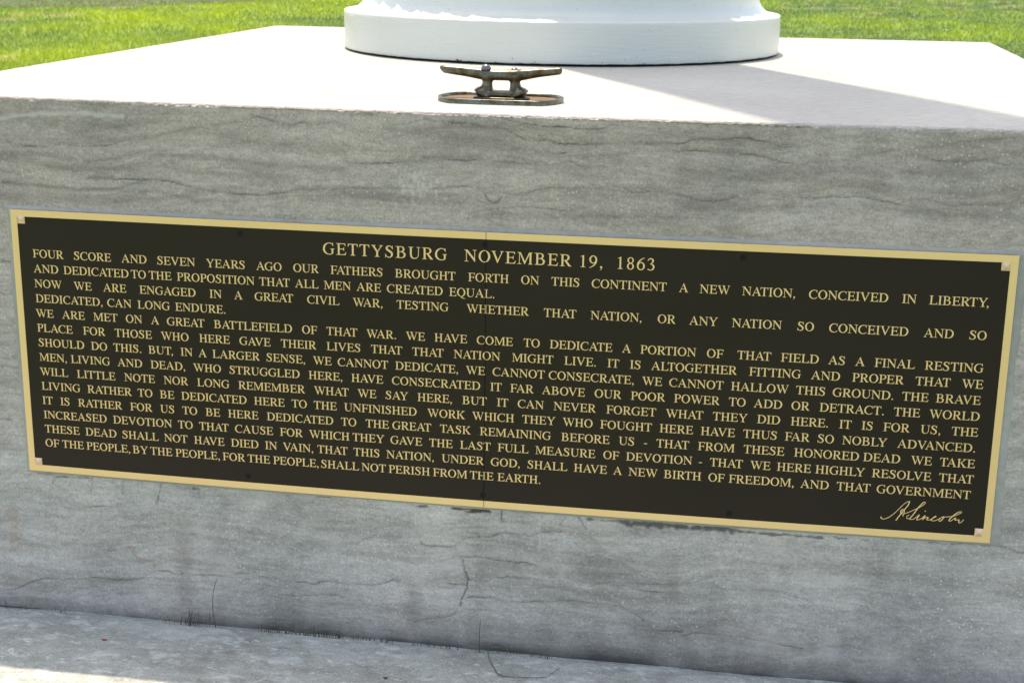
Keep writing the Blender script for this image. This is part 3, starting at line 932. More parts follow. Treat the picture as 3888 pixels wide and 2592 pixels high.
# --- serif capitals, thousandths of an em; p = polygon, s = pen stroke (x, y, width), o = bowl
def ser(x, w, l=78, r=78, top=True, bot=True):
    """stem with bracketed serifs"""
    pts = []
    if bot: pts += [(x - l, 0), (x + w + r, 0), (x + w + r, 20), (x + w + 24, 30), (x + w, 64)]
    else: pts += [(x, 0), (x + w, 0)]
    if top: pts += [(x + w, 598), (x + w + 24, 632), (x + w + r, 642), (x + w + r, 662), (x - l, 662), (x - l, 642), (x - 24, 632), (x, 598)]
    else: pts += [(x + w, 662), (x, 662)]
    if bot: pts += [(x, 64), (x - 24, 30), (x - l, 20)]
    return ('p', pts)
OV = ('o', 361, 331, 327, 345, 212, 304)
GL = {
 'A': (722, [('p', [(340, 676), (372, 676), (632, 70), (655, 30), (706, 19), (706, 0), (451, 0), (451, 19), (505, 30), (512, 62), (500, 100), (318, 560)]),
             ('p', [(345, 676), (352, 610), (318, 560), (162, 130), (148, 70), (160, 30), (213, 19), (213, 0), (15, 0), (15, 19), (65, 40), (108, 110)]),
             ('p', [(178, 216), (470, 216), (455, 258), (196, 258)])]),
 'B': (667, [ser(118, 104, 101, 0), ('s', [(215, 643, 38), (320, 643, 38), (430, 618, 62), (478, 545, 94), (474, 470, 94), (430, 395, 70), (350, 362, 44), (215, 356, 36)]),
             ('s', [(340, 352, 38), (450, 330, 62), (530, 250, 104), (538, 165, 108), (485, 65, 76), (380, 22, 44), (215, 19, 38)])]),
 'C': (667, [('s', [(606, 510, 26), (575, 580, 40), (510, 630, 42), (410, 655, 38), (290, 630, 52), (170, 545, 88), (95, 420, 106), (84, 320, 112), (98, 200, 104), (180, 85, 82), (300, 20, 52), (400, 8, 44), (500, 30, 44), (575, 75, 40), (628, 135, 26)]),
             ('p', [(584, 676), (604, 676), (620, 463), (595, 463), (560, 600)])]),
 'D': (722, [ser(112, 104, 96, 0), ('s', [(210, 643, 38), (330, 643, 40), (460, 615, 64), (575, 520, 98), (628, 400, 114), (630, 290, 114), (575, 150, 100), (470, 52, 66), (340, 19, 40), (210, 19, 38)])]),
 'E': (611, [ser(112, 104, 100, 0), ('p', [(216, 662), (546, 662), (550, 519), (526, 519), (500, 600), (440, 622), (216, 624)]),
             ('p', [(216, 362), (216, 322), (400, 322), (440, 290), (450, 240), (474, 240), (474, 448), (450, 448), (440, 395), (400, 362)]),
             ('p', [(216, 38), (216, 0), (560, 0), (597, 169), (570, 169), (520, 75), (440, 40)])]),
 'F': (556, [ser(112, 104, 100, 78, True, True), ('p', [(216, 661), (546, 661), (550, 519), (526, 519), (500, 600), (440, 622), (216, 624)]),
             ('p', [(216, 350), (216, 310), (400, 310), (440, 280), (450, 230), (474, 230), (474, 438), (450, 438), (440, 385), (400, 350)])]),
 'G': (722, [('s', [(610, 520, 28), (575, 585, 40), (510, 632, 42), (410, 655, 38), (290, 630, 52), (170, 545, 88), (97, 420, 106), (88, 320, 112), (102, 200, 104), (185, 85, 82), (300, 20, 52), (420, 8, 44), (520, 25, 44), (585, 70, 60)]),
             ('p', [(590, 676), (612, 676), (630, 480), (604, 480), (566, 600)]),
             ('p', [(534, 40), (634, 70), (634, 280), (650, 305), (709, 318), (709, 337), (454, 337), (454, 318), (515, 305), (534, 280)])]),
 'H': (722, [ser(112, 104, 93, 78), ser(505, 104, 78, 93), ('p', [(216, 315), (505, 315), (505, 357), (216, 357)])]),
 'I': (333, [ser(115, 104, 97, 97)]),
 'K': (722, [ser(112, 104, 78, 78), ('p', [(216, 340), (216, 300), (470, 560), (500, 610), (480, 635), (435, 643), (435, 662), (690, 662), (690, 643), (600, 615), (330, 360), (290, 345)]),
             ('p', [(255, 370), (350, 395), (600, 85), (660, 35), (723, 19), (723, 0), (445, 0), (445, 19), (490, 28), (485, 60)])]),
 'L': (611, [ser(112, 104, 100, 78, True, False), ('p', [(12, 0), (112, 0), (112, 64), (88, 30), (12, 20)]), ('p', [(216, 38), (216, 0), (560, 0), (598, 174), (573, 174), (520, 75), (440, 40)])]),
 'M': (889, [('p', [(112, 45), (150, 45), (150, 560), (200, 662), (12, 662), (12, 643), (80, 630), (112, 590)]), ('p', [(12, 0), (250, 0), (250, 19), (180, 30), (150, 46), (112, 46), (85, 30), (12, 19)]),
             ('p', [(151, 600), (200, 662), (440, 160), (420, 10), (405, 10)]), ('p', [(420, 10), (440, 160), (655, 640), (680, 640), (700, 590), (435, 10)]),
             ('p', [(670, 0), (863, 0), (863, 19), (820, 28), (796, 60), (796, 600), (820, 632), (863, 643), (863, 662), (680, 662), (692, 600), (692, 60), (668, 30), (615, 19), (615, 0)])]),
 'N': (722, [('p', [(112, 45), (150, 45), (150, 580), (100, 662), (12, 662), (12, 643), (80, 620), (112, 580)]), ('p', [(12, 0), (250, 0), (250, 19), (180, 30), (150, 46), (112, 46), (85, 30), (12, 19)]),
             ('p', [(95, 661), (195, 661), (600, 155), (620, 130), (620, -11), (600, -11), (112, 600)]), ('p', [(580, 180), (618, 140), (618, 616), (650, 634), (707, 643), (707, 662), (475, 662), (475, 643), (545, 632), (580, 610)])]),
 'O': (722, [OV]),
 'P': (556, [ser(112, 104, 96, 78), ('s', [(210, 643, 38), (330, 643, 38), (435, 612, 66), (487, 530, 104), (484, 440, 102), (420, 345, 64), (320, 312, 38), (212, 318, 32)])]),
 'Q': (722, [OV, ('p', [(300, 10), (400, 2), (470, -70), (580, -130), (700, -150), (700, -172), (560, -165), (430, -130), (340, -60)])]),
 'R': (667, [ser(112, 104, 95, 78), ('s', [(210, 643, 38), (330, 643, 38), (440, 612, 66), (496, 530, 104), (490, 440, 100), (420, 352, 64), (320, 325, 40), (212, 325, 34)]),
             ('p', [(262, 330), (375, 335), (590, 70), (625, 30), (659, 19), (659, 0), (500, 0), (450, 70)])]),
 'S': (556, [('s', [(440, 500, 28), (405, 590, 40), (330, 645, 42), (235, 650, 54), (150, 600, 86), (120, 520, 100), (165, 440, 106), (270, 370, 112), (385, 290, 110), (435, 190, 104), (405, 85, 82), (320, 18, 50), (230, 8, 42), (130, 50, 42), (75, 130, 32), (58, 190, 26)]),
             ('p', [(432, 640), (449, 676), (467, 676), (474, 463), (450, 463)]), ('p', [(42, 200), (65, 200), (90, 90), (72, 20), (62, -14), (42, -14)])]),
 'T': (611, [ser(253, 104, 93, 93, False, True), ('p', [(17, 492), (42, 492), (70, 585), (120, 622), (253, 624), (253, 661), (28, 662)]), ('p', [(593, 492), (568, 492), (540, 585), (490, 622), (357, 624), (357, 661), (583, 662)])]),
 'U': (722, [('s', [(164, 640, 104), (164, 400, 104), (164, 240, 104), (195, 110, 96), (270, 35, 66), (370, 14, 46), (480, 40, 40), (560, 110, 38), (598, 220, 37), (600, 400, 37), (600, 640, 37)]),
             ('p', [(14, 662), (314, 662), (314, 643), (240, 632), (112, 622), (88, 632), (14, 643)]), ('p', [(475, 662), (705, 662), (705, 643), (640, 632), (619, 612), (581, 612), (560, 632), (475, 643)])]),
 'V': (722, [('p', [(16, 662), (270, 662), (270, 643), (215, 630), (205, 600), (220, 550), (385, 160), (372, -11), (350, -11), (100, 580), (70, 630), (16, 643)]),
             ('p', [(372, -11), (385, 160), (560, 560), (575, 605), (560, 632), (500, 643), (500, 662), (697, 662), (697, 643), (640, 620), (605, 550)])]),
 'W': (944, [('p', [(5, 662), (255, 662), (255, 643), (195, 630), (188, 600), (200, 555), (345, 170), (335, -11), (313, -11), (85, 585), (60, 630), (5, 643)]),
             ('p', [(335, -11), (345, 170), (470, 500), (440, 560), (470, 590), (490, 530), (380, 100)]),
             ('p', [(340, 662), (590, 662), (590, 643), (530, 632), (520, 600), (530, 560), (685, 170), (675, -11), (653, -11), (425, 570), (400, 630), (340, 643)]),
             ('p', [(675, -11), (685, 170), (815, 550), (828, 600), (815, 632), (760, 643), (760, 662), (932, 662), (932, 643), (880, 620), (855, 570)])]),
 'Y': (722, [ser(312, 104, 93, 93, False, True)[0:1] + ([(219, 0), (509, 0), (509, 20), (440, 30), (416, 64), (416, 300), (312, 300), (312, 64), (288, 30), (219, 20)],),
             ('p', [(22, 662), (285, 662), (285, 643), (225, 632), (215, 605), (240, 560), (400, 330), (416, 300), (312, 285), (120, 575), (80, 628), (22, 643)]),
             ('p', [(365, 300), (416, 295), (590, 560), (640, 625), (703, 643), (703, 662), (480, 662), (480, 643), (545, 632), (555, 600), (535, 560), (390, 340)])]),
 '1': (500, [('p', [(118, 0), (394, 0), (394, 19), (325, 30), (302, 60), (302, 676), (285, 676), (111, 592), (111, 575), (175, 592), (205, 585), (216, 550), (216, 60), (190, 30), (118, 19)])]),
 '3': (500, [('s', [(62, 510, 26), (95, 590, 44), (165, 640, 58), (250, 642, 62), (325, 590, 84), (335, 500, 86), (280, 405, 50), (190, 345, 28)]),
             ('s', [(190, 350, 26), (280, 340, 50), (355, 280, 88), (388, 190, 92), (350, 80, 74), (260, 18, 44), (170, 18, 44), (95, 50, 54), (60, 40, 50)])]),
 '6': (500, [('o', 252, 212, 216, 226, 128, 180), ('s', [(450, 672, 24), (340, 630, 40), (200, 520, 66), (105, 380, 88), (82, 240, 98)])]),
 '8': (500, [('o', 250, 505, 172, 171, 96, 132), ('o', 250, 172, 190, 186, 106, 146)]),
 '9': (500, [('o', 246, 452, 214, 224, 126, 180), ('s', [(38, -12, 24), (150, 30, 40), (300, 145, 66), (390, 285, 88), (414, 430, 96)])]),
 ',': (250, [('o', 122, 44, 58, 58, 2, 2), ('p', [(150, 90), (182, 60), (186, 10), (150, -70), (90, -130), (60, -141), (60, -128), (110, -80), (140, -20), (130, 20)])]),
 '.': (250, [('o', 125, 45, 56, 56, 2, 2)]),
 '-': (333, [('p', [(39, 194), (285, 194), (285, 257), (39, 257)])]),
}
LB = {'A': 15, 'B': 17, 'C': 28, 'D': 16, 'E': 12, 'F': 12, 'G': 32, 'H': 19, 'I': 18, 'K': 34, 'L': 12, 'M': 12, 'N': 12, 'O': 34, 'P': 16, 'Q': 34, 'R': 17, 'S': 42, 'T': 17, 'U': 14, 'V': 16, 'W': 5, 'Y': 22, '1': 111, '-': 39}
KERN = {'AT': -111, 'TA': -93, 'AV': -135, 'VA': -135, 'AY': -105, 'YA': -120, 'LT': -92, 'LY': -100, 'LV': -100, 'AW': -90, 'WA': -120, 'PA': -92, 'FA': -74,
        'OV': -50, 'Y,': -129, 'T,': -74, 'P,': -111, 'TO': -18, 'RT': -60, 'RY': -65, 'RV': -80, 'AC': -40, 'AG': -40, 'AO': -55, 'YO': -30}

def glyph(ch):
    """-> verts (x, y, layer), faces"""
    V = []; F = []
    for li, pc in enumerate(GL[ch][1]):
        if pc[0] == 'p':
            pts = pc[1]; o_ = len(V)
            V += [(p_[0], p_[1], li) for p_ in pts]
            for tr_ in tessellate_polygon([[Vector((p_[0], p_[1], 0)) for p_ in pts]]):
                F.append(tuple(i + o_ for i in tr_))
        elif pc[0] == 'o':
            _, cx_, cy_, rx_, ry_, ix_, iy_ = pc; o_ = len(V); n = 28
            for i in range(n):
                a_ = 2 * math.pi * i / n
                V.append((cx_ + rx_ * math.cos(a_), cy_ + ry_ * math.sin(a_), li)); V.append((cx_ + ix_ * math.cos(a_), cy_ + iy_ * math.sin(a_), li))
            for i in range(n):
                j = (i + 1) % n
                F.append((o_ + 2 * i, o_ + 2 * j, o_ + 2 * j + 1, o_ + 2 * i + 1))
        else:
            q = catmull(pc[1], 3); o_ = len(V)
            for i, p_ in enumerate(q):
                d = q[min(i + 1, len(q) - 1)][:2] - q[max(i - 1, 0)][:2]
                d = d / (np.hypot(*d) + 1e-9); nrm = np.array([-d[1], d[0]]) * p_[2] / 2
                V.append((p_[0] + nrm[0], p_[1] + nrm[1], li)); V.append((p_[0] - nrm[0], p_[1] - nrm[1], li))
            for i in range(len(q) - 1):
                F.append((o_ + 2 * i, o_ + 2 * i + 2, o_ + 2 * i + 3, o_ + 2 * i + 1))
    return V, F
GC = {c_: glyph(c_) for c_ in GL}

def set_words(words, z0, em, track=0.0):
    V = []; F = []
    for w_, x0 in words:
        pen = x0 - LB.get(w_[0], 30) * em / 1000
        for i, c_ in enumerate(w_):
            gv, gf = GC[c_]; o_ = len(V)
            for (gx, gy, li) in gv:
                a_ = pen + gx * em / 1000
                sagz = 0.0028 * (1 - (a_ - 0.1) ** 2)
                V.append((a_, -0.00045 - li * 0.00003, z0 + gy * em / 1000 - sagz))
            F += [tuple(q + o_ for q in f_) for f_ in gf]
            adv = GL[c_][0] + track * 1000
            if i + 1 < len(w_): adv += KERN.get(w_[i:i + 2], 0)
            pen += adv * em / 1000
    return V, F

LINES = [
    (0.1701, "FOUR -8755 SCORE -7921 AND -6970 SEVEN -6259 YEARS -5300 AGO -4326 OUR -3614 FATHERS -2906 BROUGHT -1690 FORTH -333 ON 639 THIS 1188 CONTINENT 1914 A 3464 NEW 3824 NATION, 4565 CONCEIVED 5715 IN 7291 LIBERTY, 7743"),
    (0.1410, "AND -8757 DEDICATED -8152 TO -6797 THE -6443 PROPOSITION -5887 THAT -4279 ALL -3588 MEN -3037 ARE -2415 CREATED -1843 EQUAL. -683"),
    (0.1119, "NOW -8764 WE -7964 ARE -7371 ENGAGED -6647 IN -5259 A -4775 GREAT -4376 CIVIL -3362 WAR, -2491 TESTING -1662 WHETHER -357 THAT 1062 NATION, 1909 OR 3110 ANY 3670 NATION 4417 SO 5556 CONCEIVED 6099 AND 7703 SO 8465"),
    (0.0828, "DEDICATED, -8762 CAN -7306 LONG -6699 ENDURE. -5950"),
    (0.0537, "WE -8778 ARE -8242 MET -7606 ON -6950 A -6445 GREAT -6127 BATTLEFIELD -5197 OF -3475 THAT -3004 WAR. -2241 WE -1492 HAVE -955 COME -163 TO 702 DEDICATE 1180 A 2493 PORTION 2821 OF 4006 THAT 4542 FIELD 5303 AS 6125 A 6587 FINAL 6914 RESTING 7767"),
    (0.0246, "PLACE -8773 FOR -7836 THOSE -7192 WHO -6262 HERE -5498 GAVE -4704 THEIR -3894 LIVES -3010 THAT -2155 THAT -1374 NATION -593 MIGHT 491 LIVE. 1453 IT 2238 IS 2645 ALTOGETHER 3029 FITTING 4763 AND 5847 PROPER 6553 THAT 7632 WE 8414"),
    (-0.0045, "SHOULD -8765 DO -7691 THIS. -7236 BUT, -6530 IN -5884 A -5526 LARGER -5250 SENSE, -4183 WE -3277 CANNOT -2799 DEDICATE, -1698 WE -364 CANNOT 136 CONSECRATE, 1175 WE 2874 CANNOT 3362 HALLOW 4461 THIS 5603 GROUND. 6240 THE 7430 BRAVE 8001"),
    (-0.0336, "MEN, -8772 LIVING -8124 AND -7170 DEAD, -6501 WHO -5644 STRUGGLED -4922 HERE, -3369 HAVE -2542 CONSECRATED -1762 IT 95 FAR 466 ABOVE 1057 OUR 2023 POOR 2680 POWER 3458 TO 4437 ADD 4880 OR 5540 DETRACT. 6029 THE 7311 WORLD 7914"),
    (-0.0627, "WILL -8782 LITTLE -8020 NOTE -7048 NOR -6251 LONG -5581 REMEMBER -4759 WHAT -3270 WE -2425 SAY -1885 HERE, -1278 BUT -430 IT 221 CAN 611 NEVER 1276 FORGET 2243 WHAT 3323 THEY 4166 DID 4952 HERE. 5545 IT 6392 IS 6779 FOR 7152 US, 7789 THE 8318"),
    (-0.0918, "LIVING -8770 RATHER -7823 TO -6791 BE -6345 DEDICATED -5911 HERE -4457 TO -3715 THE -3282 UNFINISHED -2693 WORK -1090 WHICH -241 THEY 697 WHO 1450 FOUGHT 2139 HERE 3223 HAVE 3965 THUS 4722 FAR 5459 SO 6037 NOBLY 6463 ADVANCED. 7419"),
    (-0.1209, "IT -8773 IS -8402 RATHER -8035 FOR -6965 US -6352 TO -5902 BE -5436 HERE -4985 DEDICATED -4214 TO -2755 THE -2277 GREAT -1761 TASK -850 REMAINING -96 BEFORE 1429 US 2488 - 2950 THAT 3176 FROM 3926 THESE 4745 HONORED 5640 DEAD 6848 WE 7673 TAKE 8170"),
    (-0.1500, "INCREASED -8768 DEVOTION -7330 TO -6004 THAT -5576 CAUSE -4856 FOR -3965 WHICH -3385 THEY -2537 GAVE -1800 THE -1057 LAST -468 FULL 244 MEASURE 952 OF 2215 DEVOTION 2632 - 3956 THAT 4156 WE 4879 HERE 5353 HIGHLY 6033 RESOLVE 7021 THAT 8178"),
    (-0.1791, "THESE -8765 DEAD -7920 SHALL -7155 NOT -6301 HAVE -5692 DIED -4949 IN -4267 VAIN, -3910 THAT -3230 THIS -2522 NATION, -1882 UNDER -818 GOD, 120 SHALL 812 HAVE 1678 A 2406 NEW 2688 BIRTH 3333 OF 4143 FREEDOM, 4508 AND 5789 THAT 6426 GOVERNMENT 7127"),
    (-0.2082, "OF -8775 THE -8423 PEOPLE, -7918 BY -6963 THE -6598 PEOPLE, -6086 FOR -5129 THE -4625 PEOPLE, -4115 SHALL -3162 NOT -2370 PERISH -1842 FROM -986 THE -277 EARTH. 247"),
]
def text_obj(V, F, label=None, name="inscription_line"):
    bm = bmesh.new()
    vs = [bm.verts.new(v_) for v_ in V]
    for f_ in F:
        try: bm.faces.new([vs[i] for i in f_])
        except ValueError: pass
    # all faces look out of the plaque
    bm.normal_update()
    for f_ in bm.faces:
        if f_.normal.y > 0: f_.normal_flip()
    # the seam between the two plates cuts through the letters
    for xc, sg in ((SEAM - 0.0005, 1), (SEAM + 0.0005, -1)):
        bmesh.ops.bisect_plane(bm, geom=bm.verts[:] + bm.edges[:] + bm.faces[:], plane_co=(xc, 0, 0), plane_no=(1, 0, 0))
    dl = [f_ for f_ in bm.faces if abs(f_.calc_center_median().x - SEAM) < 0.00049]
    bmesh.ops.delete(bm, geom=dl, context='FACES')
    # a small rim so the letters stand off the plate
    bd = [e for e in bm.edges if e.is_boundary]
    r_ = bmesh.ops.extrude_edge_only(bm, edges=bd)
    for v_ in r_['geom']:
        if isinstance(v_, bmesh.types.BMVert): v_.co.y = 0.0002
    me = bpy.data.meshes.new(name); bm.to_mesh(me); bm.free()
    o = link(name, me, MAT_BRASS, plaque)
    if label: o['label'] = label
    return o

for w_ in [("GETTYSBURG", -0.30388), ("NOVEMBER", -0.04032), ("19,", 0.17020), ("1863", 0.23644)]:
    V, F = set_words([w_], 0.2065, 0.0324, 0.065)
    text_obj(V, F, "larger lettering of the heading", "word")
for z0, s_ in LINES:
    tk = s_.split()
    ws = [(tk[i], int(tk[i + 1]) / 1e4) for i in range(0, len(tk), 2)]
    for w_ in ws:
        V, F = set_words([w_], z0, 0.02346)
        text_obj(V, F, None, "word")

# signature in thin script
SIG = [[(0.7244, -0.2253), (0.7243, -0.228), (0.7282, -0.2296), (0.7329, -0.2282), (0.7395, -0.2241), (0.7485, -0.2153), (0.7565, -0.205), (0.7645, -0.1959), (0.7703, -0.1927), (0.771, -0.1943), (0.7688, -0.2009), (0.7645, -0.2076), (0.761, -0.2132), (0.7558, -0.2211), (0.7502, -0.2307)], [(0.7617, -0.222), (0.7628, -0.2174), (0.7641, -0.213), (0.7632, -0.2093), (0.7607, -0.2084), (0.7584, -0.2108), (0.7574, -0.2141), (0.7589, -0.2168), (0.7633, -0.2168), (0.7708, -0.2135), (0.78, -0.208), (0.7875, -0.2036), (0.7938, -0.1988), (0.7983, -0.1942), (0.7981, -0.1919), (0.7957, -0.1923), (0.7917, -0.1969), (0.7865, -0.2042), (0.7815, -0.2137), (0.7772, -0.2205), (0.7737, -0.225), (0.7708, -0.2253), (0.7685, -0.2239), (0.7694, -0.2206), (0.7726, -0.2182)], [(0.7737, -0.2256), (0.7777, -0.2263), (0.7814, -0.2249), (0.7859, -0.2203), (0.7895, -0.2168), (0.7896, -0.2182), (0.7871, -0.2229), (0.7864, -0.2261), (0.7893, -0.2261), (0.7939, -0.2234), (0.7988, -0.2182), (0.8002, -0.217), (0.799, -0.2203), (0.7961, -0.2256), (0.7996, -0.2219), (0.8043, -0.2199), (0.8054, -0.2208), (0.8037, -0.2242), (0.8067, -0.225), (0.8114, -0.223), (0.8158, -0.2184), (0.8185, -0.2166), (0.8182, -0.2182), (0.815, -0.2201), (0.8114, -0.2241), (0.8135, -0.2261), (0.8183, -0.2251), (0.8238, -0.222), (0.8293, -0.2178), (0.8321, -0.2168), (0.8322, -0.2186), (0.8288, -0.2237), (0.8256, -0.2261), (0.8245, -0.2241), (0.8262, -0.2207), (0.8302, -0.2177), (0.8388, -0.2165), (0.8473, -0.2148), (0.8538, -0.2116), (0.8611, -0.2072), (0.8619, -0.2053), (0.859, -0.2051), (0.8535, -0.2084), (0.8473, -0.2148), (0.8422, -0.2216), (0.8424, -0.2239), (0.8452, -0.2235), (0.8506, -0.2187), (0.8529, -0.2175), (0.8523, -0.2218), (0.8575, -0.2203), (0.859, -0.2213), (0.8589, -0.2255), (0.8618, -0.2258), (0.867, -0.2195)], [(0.7994, -0.208), (0.8001, -0.2094)]]
parts = []
for si, st in enumerate(SIG):
    q = catmull(st, 4); V = []; F = []
    for i, p_ in enumerate(q):
        d = q[min(i + 1, len(q) - 1)] - q[max(i - 1, 0)]
        d = d / (np.hypot(*d) + 1e-9)
        w_ = 0.00052 + 0.00040 * max(0.0, -d[1])
        nrm = np.array([-d[1], d[0]]) * w_
        V += [(p_[0] + nrm[0], -0.0004 - i * 1e-7 - si * 3e-5, p_[1] + nrm[1]), (p_[0] - nrm[0], -0.0004 - i * 1e-7 - si * 3e-5, p_[1] - nrm[1])]
    for i in range(len(q) - 1):
        F.append((2 * i, 2 * i + 2, 2 * i + 3, 2 * i + 1))
    parts.append((V, F))
V, F = merge(parts)
text_obj(V, F, "cursive signature in thin brass line", "signature")

# screws
msc = simple("dark_screw", (0.004, 0.0045, 0.007), 0.55, 0.0, spec=0.25)
for (x_, z_) in [(-0.4622, 0.2351), (-0.0032, 0.2356), (0.4551, 0.2343), (-0.4629, -0.2393), (-0.0028, -0.2415), (0.4552, -0.2409)]:
    V = []; F = []
    prof = [(0.0053, 0.0), (0.0052, 0.0007), (0.0044, 0.0011), (0.0023, 0.0012), (0.0019, 0.0007), (0.0, 0.0007)]
    n = 20
    for r_, h_ in prof:
        for i in range(n):
            a_ = 2 * math.pi * i / n
            V.append((x_ + r_ * math.cos(a_), -0.0001 - h_, z_ + r_ * math.sin(a_)))
    for j in range(len(prof) - 1):
        for i in range(n):
            F.append((j * n + i, j * n + (i + 1) % n, (j + 1) * n + (i + 1) % n, (j + 1) * n + i))
    pyobj("screw", V, F, msc, plaque, True)

# faceted corner studs
mst = simple("polished_stud", (0.86, 0.58, 0.42), 0.36, 0.55)
s_ = 0.0074
for (x_, z_) in [(-0.8938, 0.2418), (0.8948, 0.2410), (-0.8945, -0.2410), (0.8949, -0.2413)]:
    V = []; F = []
    for h_, q in ((0.0, s_), (0.0016, s_)):
        V += [(x_ - q, -h_, z_ - q), (x_ + q, -h_, z_ - q), (x_ + q, -h_, z_ + q), (x_ - q, -h_, z_ + q)]
    V.append((x_, -0.0046, z_))
    F = [(0, 1, 5, 4), (1, 2, 6, 5), (2, 3, 7, 6), (3, 0, 4, 7), (4, 5, 8), (5, 6, 8), (6, 7, 8), (7, 4, 8)]
    pyobj("corner_stud", V, F, mst, plaque)

# ------------------------------------------------------------------ flagpole
PC = (-0.0947, 1.5822)
pole = empty("flagpole", (PC[0], PC[1], ZT), "white painted flagpole foot, a thick round collar on top of the pedestal", 'flagpole')
Rf = 0.5955
P = lathe([(Rf - 0.012, ZT - 0.002), (Rf - 0.008, ZT + 0.0065)], 192, *PC)
me = grid_mesh("gasket", P); link("gasket", me, simple("black_gasket", (0.008, 0.008, 0.008), 0.7), pole)
prof = [(Rf - 0.006, ZT + 0.0055), (Rf - 0.001, ZT + 0.0060), (Rf, ZT + 0.0085)]
prof += [(Rf, ZT + 0.0085 + t_ * 0.092) for t_ in np.linspace(0.1, 1, 9)]
prof += [(Rf - 0.0008, ZT + 0.1035), (Rf - 0.003, ZT + 0.105), (Rf - 0.010, ZT + 0.1055)]
P = lathe(prof, 256, *PC)
# lumpy hand-painted surface
th = np.arctan2(P[..., 1] - PC[1], P[..., 0] - PC[0])
bmp = 0.0006 * fbm(th * 14, P[..., 2] * 50, 201, 3)
P[..., 0] += np.cos(th) * bmp; P[..., 1] += np.sin(th) * bmp
P[:2, :, 2] += 0.0012 * fbm(th[:2] * 60, th[:2] * 0, 205, 3)
link("base_flange", grid_mesh("base_flange", P), MAT_PAINT, pole)
cove = [(Rf - 0.010, 0.1055)]
for a_ in np.linspace(0.04, 1, 16):
    # quarter ellipse, concave
    cove.append((Rf - 0.010 - 0.050 * math.sin(a_ * math.pi / 2), 0.1055 + 0.050 * (1 - math.cos(a_ * math.pi / 2))))
cove += [(0.5355, 0.166), (0.5350, 0.172)]
P = lathe([(r_, ZT + z_) for r_, z_ in cove], 256, *PC)
link("cove", grid_mesh("cove", P), MAT_PAINT, pole)
# recessed neck, scalloped moulding above and the shaft
P = lathe([(0.535, ZT + 0.1715), (0.505, ZT + 0.1725), (0.505, ZT + 0.190)], 128, *PC)
link("neck", grid_mesh("neck", P), simple("neck_grey", (0.36, 0.35, 0.33), 0.7, bump=(80, 0.3, 0.002)), pole)  # neck has a plain mid grey, darker than the parts around it
def scallop(th):
    f = (th * 40 / (2 * np.pi)) % 1.0
    i = np.floor(th * 40 / (2 * np.pi)).astype(int)
    return (f - 0.5) * np.random.default_rng(5).uniform(0.5, 1.4, 64)[i % 64] + 0.25 * vnoise(th * 60, th * 0, 300)
prof = [(0.505, 0.1895), (0.525, 0.194, 0.3), (0.536, 0.205, 1), (0.541, 0.225, 1), (0.536, 0.245, 1), (0.52, 0.258, 0.5), (0.47, 0.275), (0.40, 0.33), (0.33, 0.44), (0.28, 0.58), (0.262, 0.70), (0.2600, 0.78)]
P = lathe([(p_[0], ZT + p_[1], p_[2] if len(p_) > 2 else 0) for p_ in prof], 432, *PC, mod=lambda th: scallop(th) * 0.010)
link("moulding", grid_mesh("moulding", P), MAT_PAINT, pole)
SC = (PC[0] + 0.03, PC[1])
prof = [(0.2425, ZT + 0.70)] + [(0.2425, ZT + 3.0), (0.242, ZT + 7.5), (0.20, ZT + 12), (0.10, ZT + 22), (0.02, ZT + 22.1), (0.0, ZT + 22.12)]
P = lathe(prof, 64, *SC)
link("shaft", grid_mesh("shaft", P), MAT_PAINT, pole)

# ------------------------------------------------------------------ cleat
CY = 0.208
SX = 0.0085        # sideways placing of the casting on its plate
cleat = empty("rope_cleat", (-0.02, CY, ZT), "weathered bronze rope cleat on an oval base plate near the front edge", 'cleat')
def zt_at(x): return ZT - 0.0015
Z0 = ZT - 0.0016
# oval rimmed base plate
cxr, hxr, hyr = -0.0135, 0.1185, 0.070
def oval(hx_, hy_, n=96):
    """racetrack outline: straight sides, rounded ends"""
    o_ = []; ex_ = 0.050
    for i in range(n):
        a_ = 2 * math.pi * i / n
        c_, s_ = math.cos(a_), math.sin(a_)
        x_ = c_ * ex_ * (hx_ / hxr)
        o_.append((cxr + x_ + math.copysign(min(1.0, abs(c_) * 4), c_) * (hx_ - ex_ * (hx_ / hxr)), CY - 0.006 + hy_ * s_))
    return o_
rings = [(0.0, 0.0), (0.0, 0.0086), (-0.0008, 0.0092), (-0.0052, 0.0092), (-0.0060, 0.0086), (-0.0062, 0.0035)]
V = []; F = []
for d_, h_ in rings:
    V += [(x_, y_, Z0 + h_) for x_, y_ in oval(hxr + d_, hyr + d_)]
n = 96
for j in range(len(rings) - 1):
    for i in range(n):
        F.append((j * n + i, j * n + (i + 1) % n, (j + 1) * n + (i + 1) % n, (j + 1) * n + i))
pyobj("base_rim", V, F, MAT_BRONZE, cleat, True)
V = [(x_, y_, Z0 + 0.0036) for x_, y_ in oval(hxr - 0.0060, hyr - 0.0060)]
mt, nt, b = new_mat("rusty_tan_plate")
k = NT(nt); v = k.coord()
c = k.ramp(k.noise(v, 40.0, 4, 0.6), [(0.3, (0.10, 0.048, 0.018)), (0.55, (0.155, 0.082, 0.034)), (0.75, (0.21, 0.125, 0.056))])
k.L(c, b.inputs["Base Color"]); b.inputs["Roughness"].default_value = 0.75
pyobj("base_floor", V, [tuple(range(len(V)))], mt, cleat)
